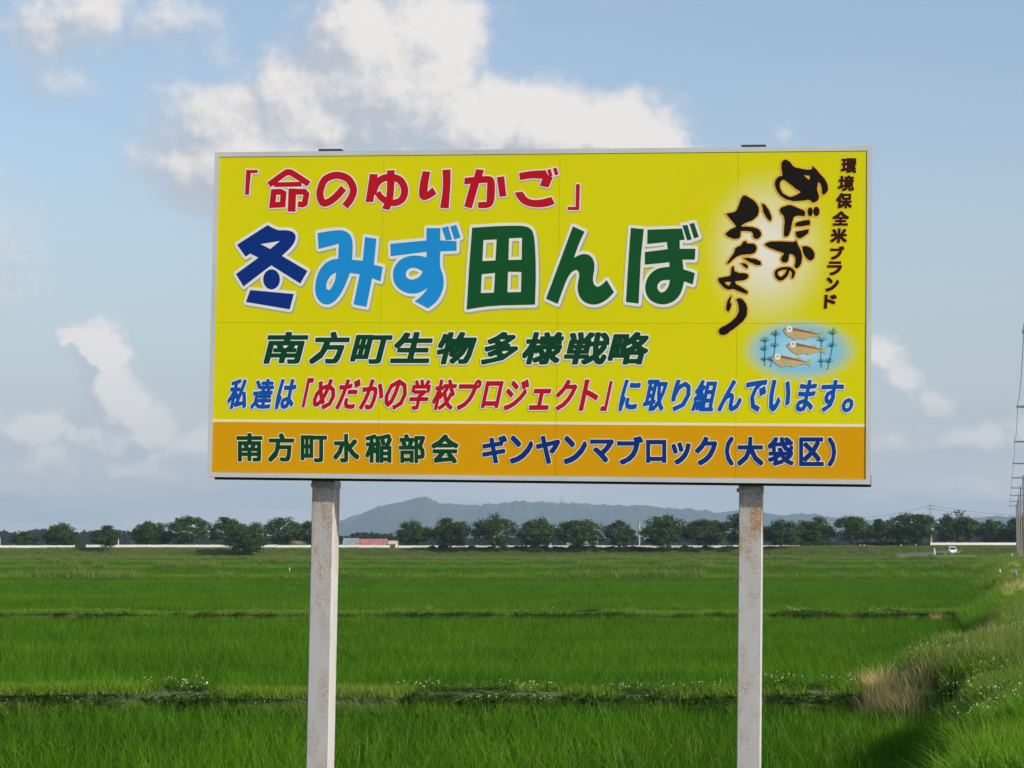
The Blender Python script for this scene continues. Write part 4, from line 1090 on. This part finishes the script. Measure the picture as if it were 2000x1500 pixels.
def row(name, items, fill, out, r, sh, shd, yt, yb, shear, grow, kern, L=None, yov={}):
    L = L or Letters(name); n = len(items)
    for i, (ch, x0, x1) in enumerate(items):
        col = fill(ch, i) if callable(fill) else fill
        a, b_ = (yt(.5 * (x0 + x1)), yb(.5 * (x0 + x1))); fit = False
        if i in yov: a, b_ = yov[i]; fit = True
        L.glyph(placed(ch, x0, x1, a, b_, shear, grow, kern, yfit=fit), col, out, r, sh, shd)
    L.build()
lin = lambda xa, ya, xb, yb_: (lambda x: ya + (yb_ - ya) * (x - xa) / (xb - xa))
row('subtitle_lettering', [('南', 515, 602.5), ('方', 604, 683.5), ('町', 684, 767), ('生', 762, 845), ('物', 853.5, 931.5), ('多', 940, 1012), ('様', 1020, 1101.5), ('戦', 1101.5, 1190.5), ('略', 1187, 1267)],
    'dgreen', 'white', 2.6, 'shadow', (1.0, 1.4), lin(515, 647, 1267, 647.5), lin(515, 713, 1267, 715), .24, 2.3, 'square')
S = [('私', 444, 482.5), ('達', 489, 536), ('は', 537, 579.5), ('「', 589, 614), ('め', 611, 655), ('だ', 655, 705), ('か', 701, 749), ('の', 751, 795), ('学', 799, 842), ('校', 844, 893), ('プ', 892, 941), ('ロ', 939, 984), ('ジ', 984, 1034), ('ェ', 1032.5, 1077), ('ク', 1085, 1128), ('ト', 1130, 1169), ('」', 1172, 1197),
     ('に', 1208, 1252), ('取', 1256, 1305), ('り', 1311, 1349), ('組', 1350, 1401), ('ん', 1401, 1449), ('で', 1457, 1499), ('い', 1502, 1544), ('ま', 1554, 1596), ('す', 1604, 1649), ('。', 1644, 1667)]
ya, yb_ = lin(444, 739, 1650, 741), lin(444, 800, 1650, 806)
yo = {}
for i, (ch, a, b_) in enumerate(S):
    t, bt = ya((a + b_) / 2) + 1, yb_((a + b_) / 2) - 1
    o_ = {'ェ': (759, 801), 'ロ': (744, 797), '。': (777, 806), '「': (738, 796), '」': (744, 803)}.get(ch)
    yo[i] = o_ or (t, bt)
row('message_lettering', S, lambda ch, i: 'red' if 3 <= i <= 16 else 'blue', 'white', 2.1, 'shadow', (.8, 1.1), ya, yb_, .20, 2.0, 'round', yov=yo)
S = [('南', 462, 513), ('方', 524, 575), ('町', 587.5, 639), ('水', 651, 702), ('稲', 714, 765.5), ('部', 779, 830.5), ('会', 842.5, 895.5)]
row('lettering', S, 'dgreen', 'cream', 1.6, None, (0, 0), None, None, 0, 1.55, 'square', yov={i: ((846 + (x0 - 462) * .007, 902 + (x0 - 462) * .007)) for i, (c_, x0, x1) in enumerate(S)}) if False else None
def lab_row(name, S, fill, yt, yb2, over={}):
    L = Letters(name)
    for i, (ch, x0, x1) in enumerate(S):
        a, b_ = over.get(ch, (yt(x0), yb2(x0))); L.glyph(placed(ch, x0, x1, a, b_, 0, 1.9, 'square', yfit=True), fill, 'cream', 1.7)
    L.build()
lab_row('lettering', S, 'dgreen', lin(462, 846, 895, 849), lin(462, 901.5, 895, 905.5), {'町': (850, 903)})
S = [('ギ', 942, 990.5), ('ン', 996, 1041.5), ('ヤ', 1047, 1094), ('ン', 1101, 1146.5), ('マ', 1152.6, 1199), ('ブ', 1205.5, 1256), ('ロ', 1262, 1301.5), ('ッ', 1311.6, 1349), ('ク', 1357.7, 1400.8), ('（', 1416, 1433), ('大', 1440, 1491), ('袋', 1499.5, 1550), ('区', 1561, 1609), ('）', 1616.6, 1633)]
lab_row('lettering', S, 'navy', lin(942, 850.5, 1633, 854.5), lin(942, 905, 1633, 911), {'ッ': (864, 907), 'マ': (858, 903), 'ロ': (859, 904)})

# vertical line 環境保全米ブランド and the brush lettering めだかの おたより
L = Letters('vertical_lettering')
for ch, x0, x1, y0, y1 in (('環', 1087, 1203, 150, 262), ('境', 1065, 1185, 280, 397), ('保', 1052, 1167, 412, 527), ('全', 1025, 1147, 548, 657), ('米', 1008, 1130, 677, 787), ('ブ', 1008, 1112, 812, 912), ('ラ', 985, 1095, 925, 1030), ('ン', 973, 1072, 1045, 1152), ('ド', 958, 1055, 1175, 1280)):
    L.glyph(placed(ch, 1360 + x0 / 3.847, 1360 + x1 / 3.847, 270 + y0 / 3.847, 270 + y1 / 3.847, .06, 1.35, 'square', yfit=True), 'brown', 'amber', 1.3)
L.build()
L = Letters('brush_lettering'); Bk = dict(fill='black', out='amber', r=3.0)
def rough(P, amp=3.0):
    out = []; n = len(P)
    for i in range(n):
        a, b_ = P[i], P[(i + 1) % n]; d = math.hypot(b_[0] - a[0], b_[1] - a[1]); m_ = max(1, int(d / 14))
        for k in range(m_):
            t = k / m_; out.append((a[0] + (b_[0] - a[0]) * t + random.uniform(-amp, amp) * .6, a[1] + (b_[1] - a[1]) * t + random.uniform(-amp, amp) * .6))
    return out
def bp(*P): return rough(chaikin([tuple(p) for p in P], 2, 80))
L.glyph(shape(Z3, [bp((638, 180), (668, 157), (695, 170), (735, 218), (790, 230), (862, 240), (877, 208), (915, 250), (960, 298), (990, 350), (990, 395), (965, 425), (945, 420), (940, 350), (918, 330), (905, 385), (922, 430), (918, 470), (880, 490), (848, 458), (780, 475), (700, 470), (640, 440), (600, 390), (588, 335), (606, 290), (648, 283), (640, 230))],
              [bp((628, 330), (652, 308), (684, 328), (725, 362), (785, 405), (745, 432), (695, 442), (648, 412), (628, 370)), [(808, 278), (852, 282), (852, 312), (838, 306)]]), **Bk)
L.glyph(shape(Z3, [bp((625, 530), (655, 512), (700, 498), (745, 515), (820, 545), (815, 585), (735, 580), (718, 650), (700, 735), (660, 740), (658, 700), (668, 590), (632, 562)), bp((745, 635), (800, 620), (852, 613), (855, 650), (790, 662), (745, 662)), bp((748, 702), (845, 683), (845, 712), (785, 757), (750, 742)), ell(856, 553, 20, 34, 14), ell(902, 550, 24, 36, 14)]), **Bk)
L.glyph(shape(Z3, [bp((512, 800), (530, 780), (620, 772), (735, 780), (752, 766), (765, 800), (790, 850), (797, 910), (780, 960), (755, 982), (735, 970), (748, 920), (735, 875), (700, 868), (690, 930), (650, 936), (632, 905), (660, 865), (560, 830)), bp((793, 815), (830, 805), (880, 840), (893, 885), (870, 922), (835, 912), (805, 870))]), **Bk)
L.glyph(shape(Z3, stroke([(692, 988), (672, 1030), (635, 1056), (605, 1035), (604, 1000), (645, 980), (700, 980), (730, 1008), (720, 1052)], [22, 26, 30, 26, 22, 20, 22, 26, 14])), **Bk)
L.glyph(shape(Z3, [bp((222, 568), (302, 553), (318, 500), (345, 435), (362, 425), (435, 466), (472, 515), (470, 575), (430, 615), (360, 640), (335, 662), (430, 666), (482, 693), (492, 728), (462, 762), (425, 745), (428, 712), (400, 697), (335, 697), (330, 752), (290, 760), (225, 735), (222, 705), (300, 662), (262, 615)), bp((493, 490), (525, 502), (570, 590), (560, 622), (535, 610), (505, 560))]), **Bk)
L.glyph(shape(Z3, [bp((288, 825), (345, 800), (350, 775), (375, 773), (380, 793), (440, 790), (458, 830), (435, 872), (350, 872), (300, 890), (242, 945), (230, 935), (292, 852)), bp((350, 900), (400, 898), (480, 918), (488, 950), (465, 957), (405, 935)), bp((336, 938), (365, 938), (392, 960), (385, 980), (358, 968))]), **Bk)
L.glyph(shape(Z3, [bp((262, 965), (282, 960), (290, 1010), (382, 1015), (395, 1045), (370, 1065), (290, 1075), (300, 1098), (385, 1145), (388, 1165), (368, 1172), (280, 1130), (240, 1142), (200, 1115), (165, 1075), (165, 1048), (230, 1040), (262, 1030))], [bp((212, 1088), (240, 1075), (262, 1082), (244, 1112))]), **Bk)
L.glyph(shape(Z3, [bp((267, 1178), (252, 1240), (266, 1240), (252, 1300), (228, 1300), (222, 1270), (235, 1215)), bp((300, 1210), (330, 1198), (368, 1228), (387, 1280), (377, 1345), (340, 1390), (270, 1440), (220, 1480), (185, 1480), (166, 1455), (175, 1425), (240, 1395), (295, 1350), (322, 1300), (318, 1250))]), **Bk)
L.build()

# printed picture: three small fish among water weeds
for k, c in dict(belly=(.62, .42, .20), back=(.30, .14, .08), fin=(.45, .48, .16), eyew=(.85, .85, .82), weed=(.01, .16, .11), pupil=(.04, .04, .04)).items(): MM[k] = mat('print_' + k, c, .42, .05, 6)
def zz6(P): return [(x, y) for x, y in P]
def fish(dx, dy, tilt=0):
    Lf = Letters('printed_fish'); 
    def sh_(P): return shape(Z6, [[(x + dx, y + dy) for x, y in P]])
    body = chaikin([(1012, 215), (1040, 200), (1100, 203), (1180, 222), (1292, 252), (1285, 272), (1190, 284), (1110, 292), (1060, 280), (1022, 240)])
    Lf.lay(*sh_([(1285, 248), (1335, 228), (1318, 262), (1325, 292), (1282, 270)]), 'fin', PYF - .0008)
    Lf.lay(*sh_([(1195, 226), (1235, 215), (1255, 236), (1240, 246)]), 'fin', PYF - .0009)
    Lf.lay(*sh_([(1165, 280), (1240, 274), (1180, 300)]), 'fin', PYF - .0010)
    Lf.lay(*sh_([(1085, 286), (1115, 290), (1108, 302), (1092, 300)]), 'fin', PYF - .0007)
    Lf.lay(*sh_(body), 'belly', PYF - .0012)
    Lf.lay(*sh_(chaikin([(1014, 214), (1040, 200), (1100, 203), (1180, 222), (1292, 252), (1290, 260), (1180, 240), (1090, 226), (1030, 224)])), 'back', PYF - .0014)
    Lf.lay(*sh_([(1088, 238), (1145, 236), (1130, 272), (1110, 268)]), 'fin', PYF - .0016)
    Lf.lay(*sh_(ell(1062, 215, 25, 25)), 'eyew', PYF - .0017)
    Lf.lay(*shape(Z6, stroke([(1055 + dx, 218 + dy), (1058 + dx, 208 + dy), (1067 + dx, 208 + dy), (1069 + dx, 218 + dy)], 5)), 'pupil', PYF - .0019)
    return Lf.build()
fish(0, 0); fish(28, 121); fish(-94, 219)
def weed(stem, whorls):
    Lw = Letters('printed_water_weed'); P = stroke(stem, 5)
    for (cx, cy, s_) in whorls:
        for a in (-155, -125, -92, -60, -30): P += stroke([(cx, cy), (cx + s_ * math.cos(R(a)), cy + s_ * math.sin(R(a)))], 5, False, False)
    Lw.lay(*shape(Z6, P), 'weed', PYF - .0006 - .0001 * random.random()); Lw.build()
weed([(867, 505), (868, 400), (872, 300)], [(870, 318, 45), (864, 385, 42), (864, 465, 34)])
weed([(912, 515), (935, 430), (950, 340), (957, 215)], [(952, 268, 44), (948, 358, 42), (915, 465, 36)])
weed([(1316, 520), (1312, 420), (1318, 300)], [(1318, 315, 48), (1316, 480, 34)])
weed([(1363, 535), (1390, 420), (1405, 330), (1412, 200)], [(1408, 258, 46), (1400, 358, 42), (1375, 482, 40)])
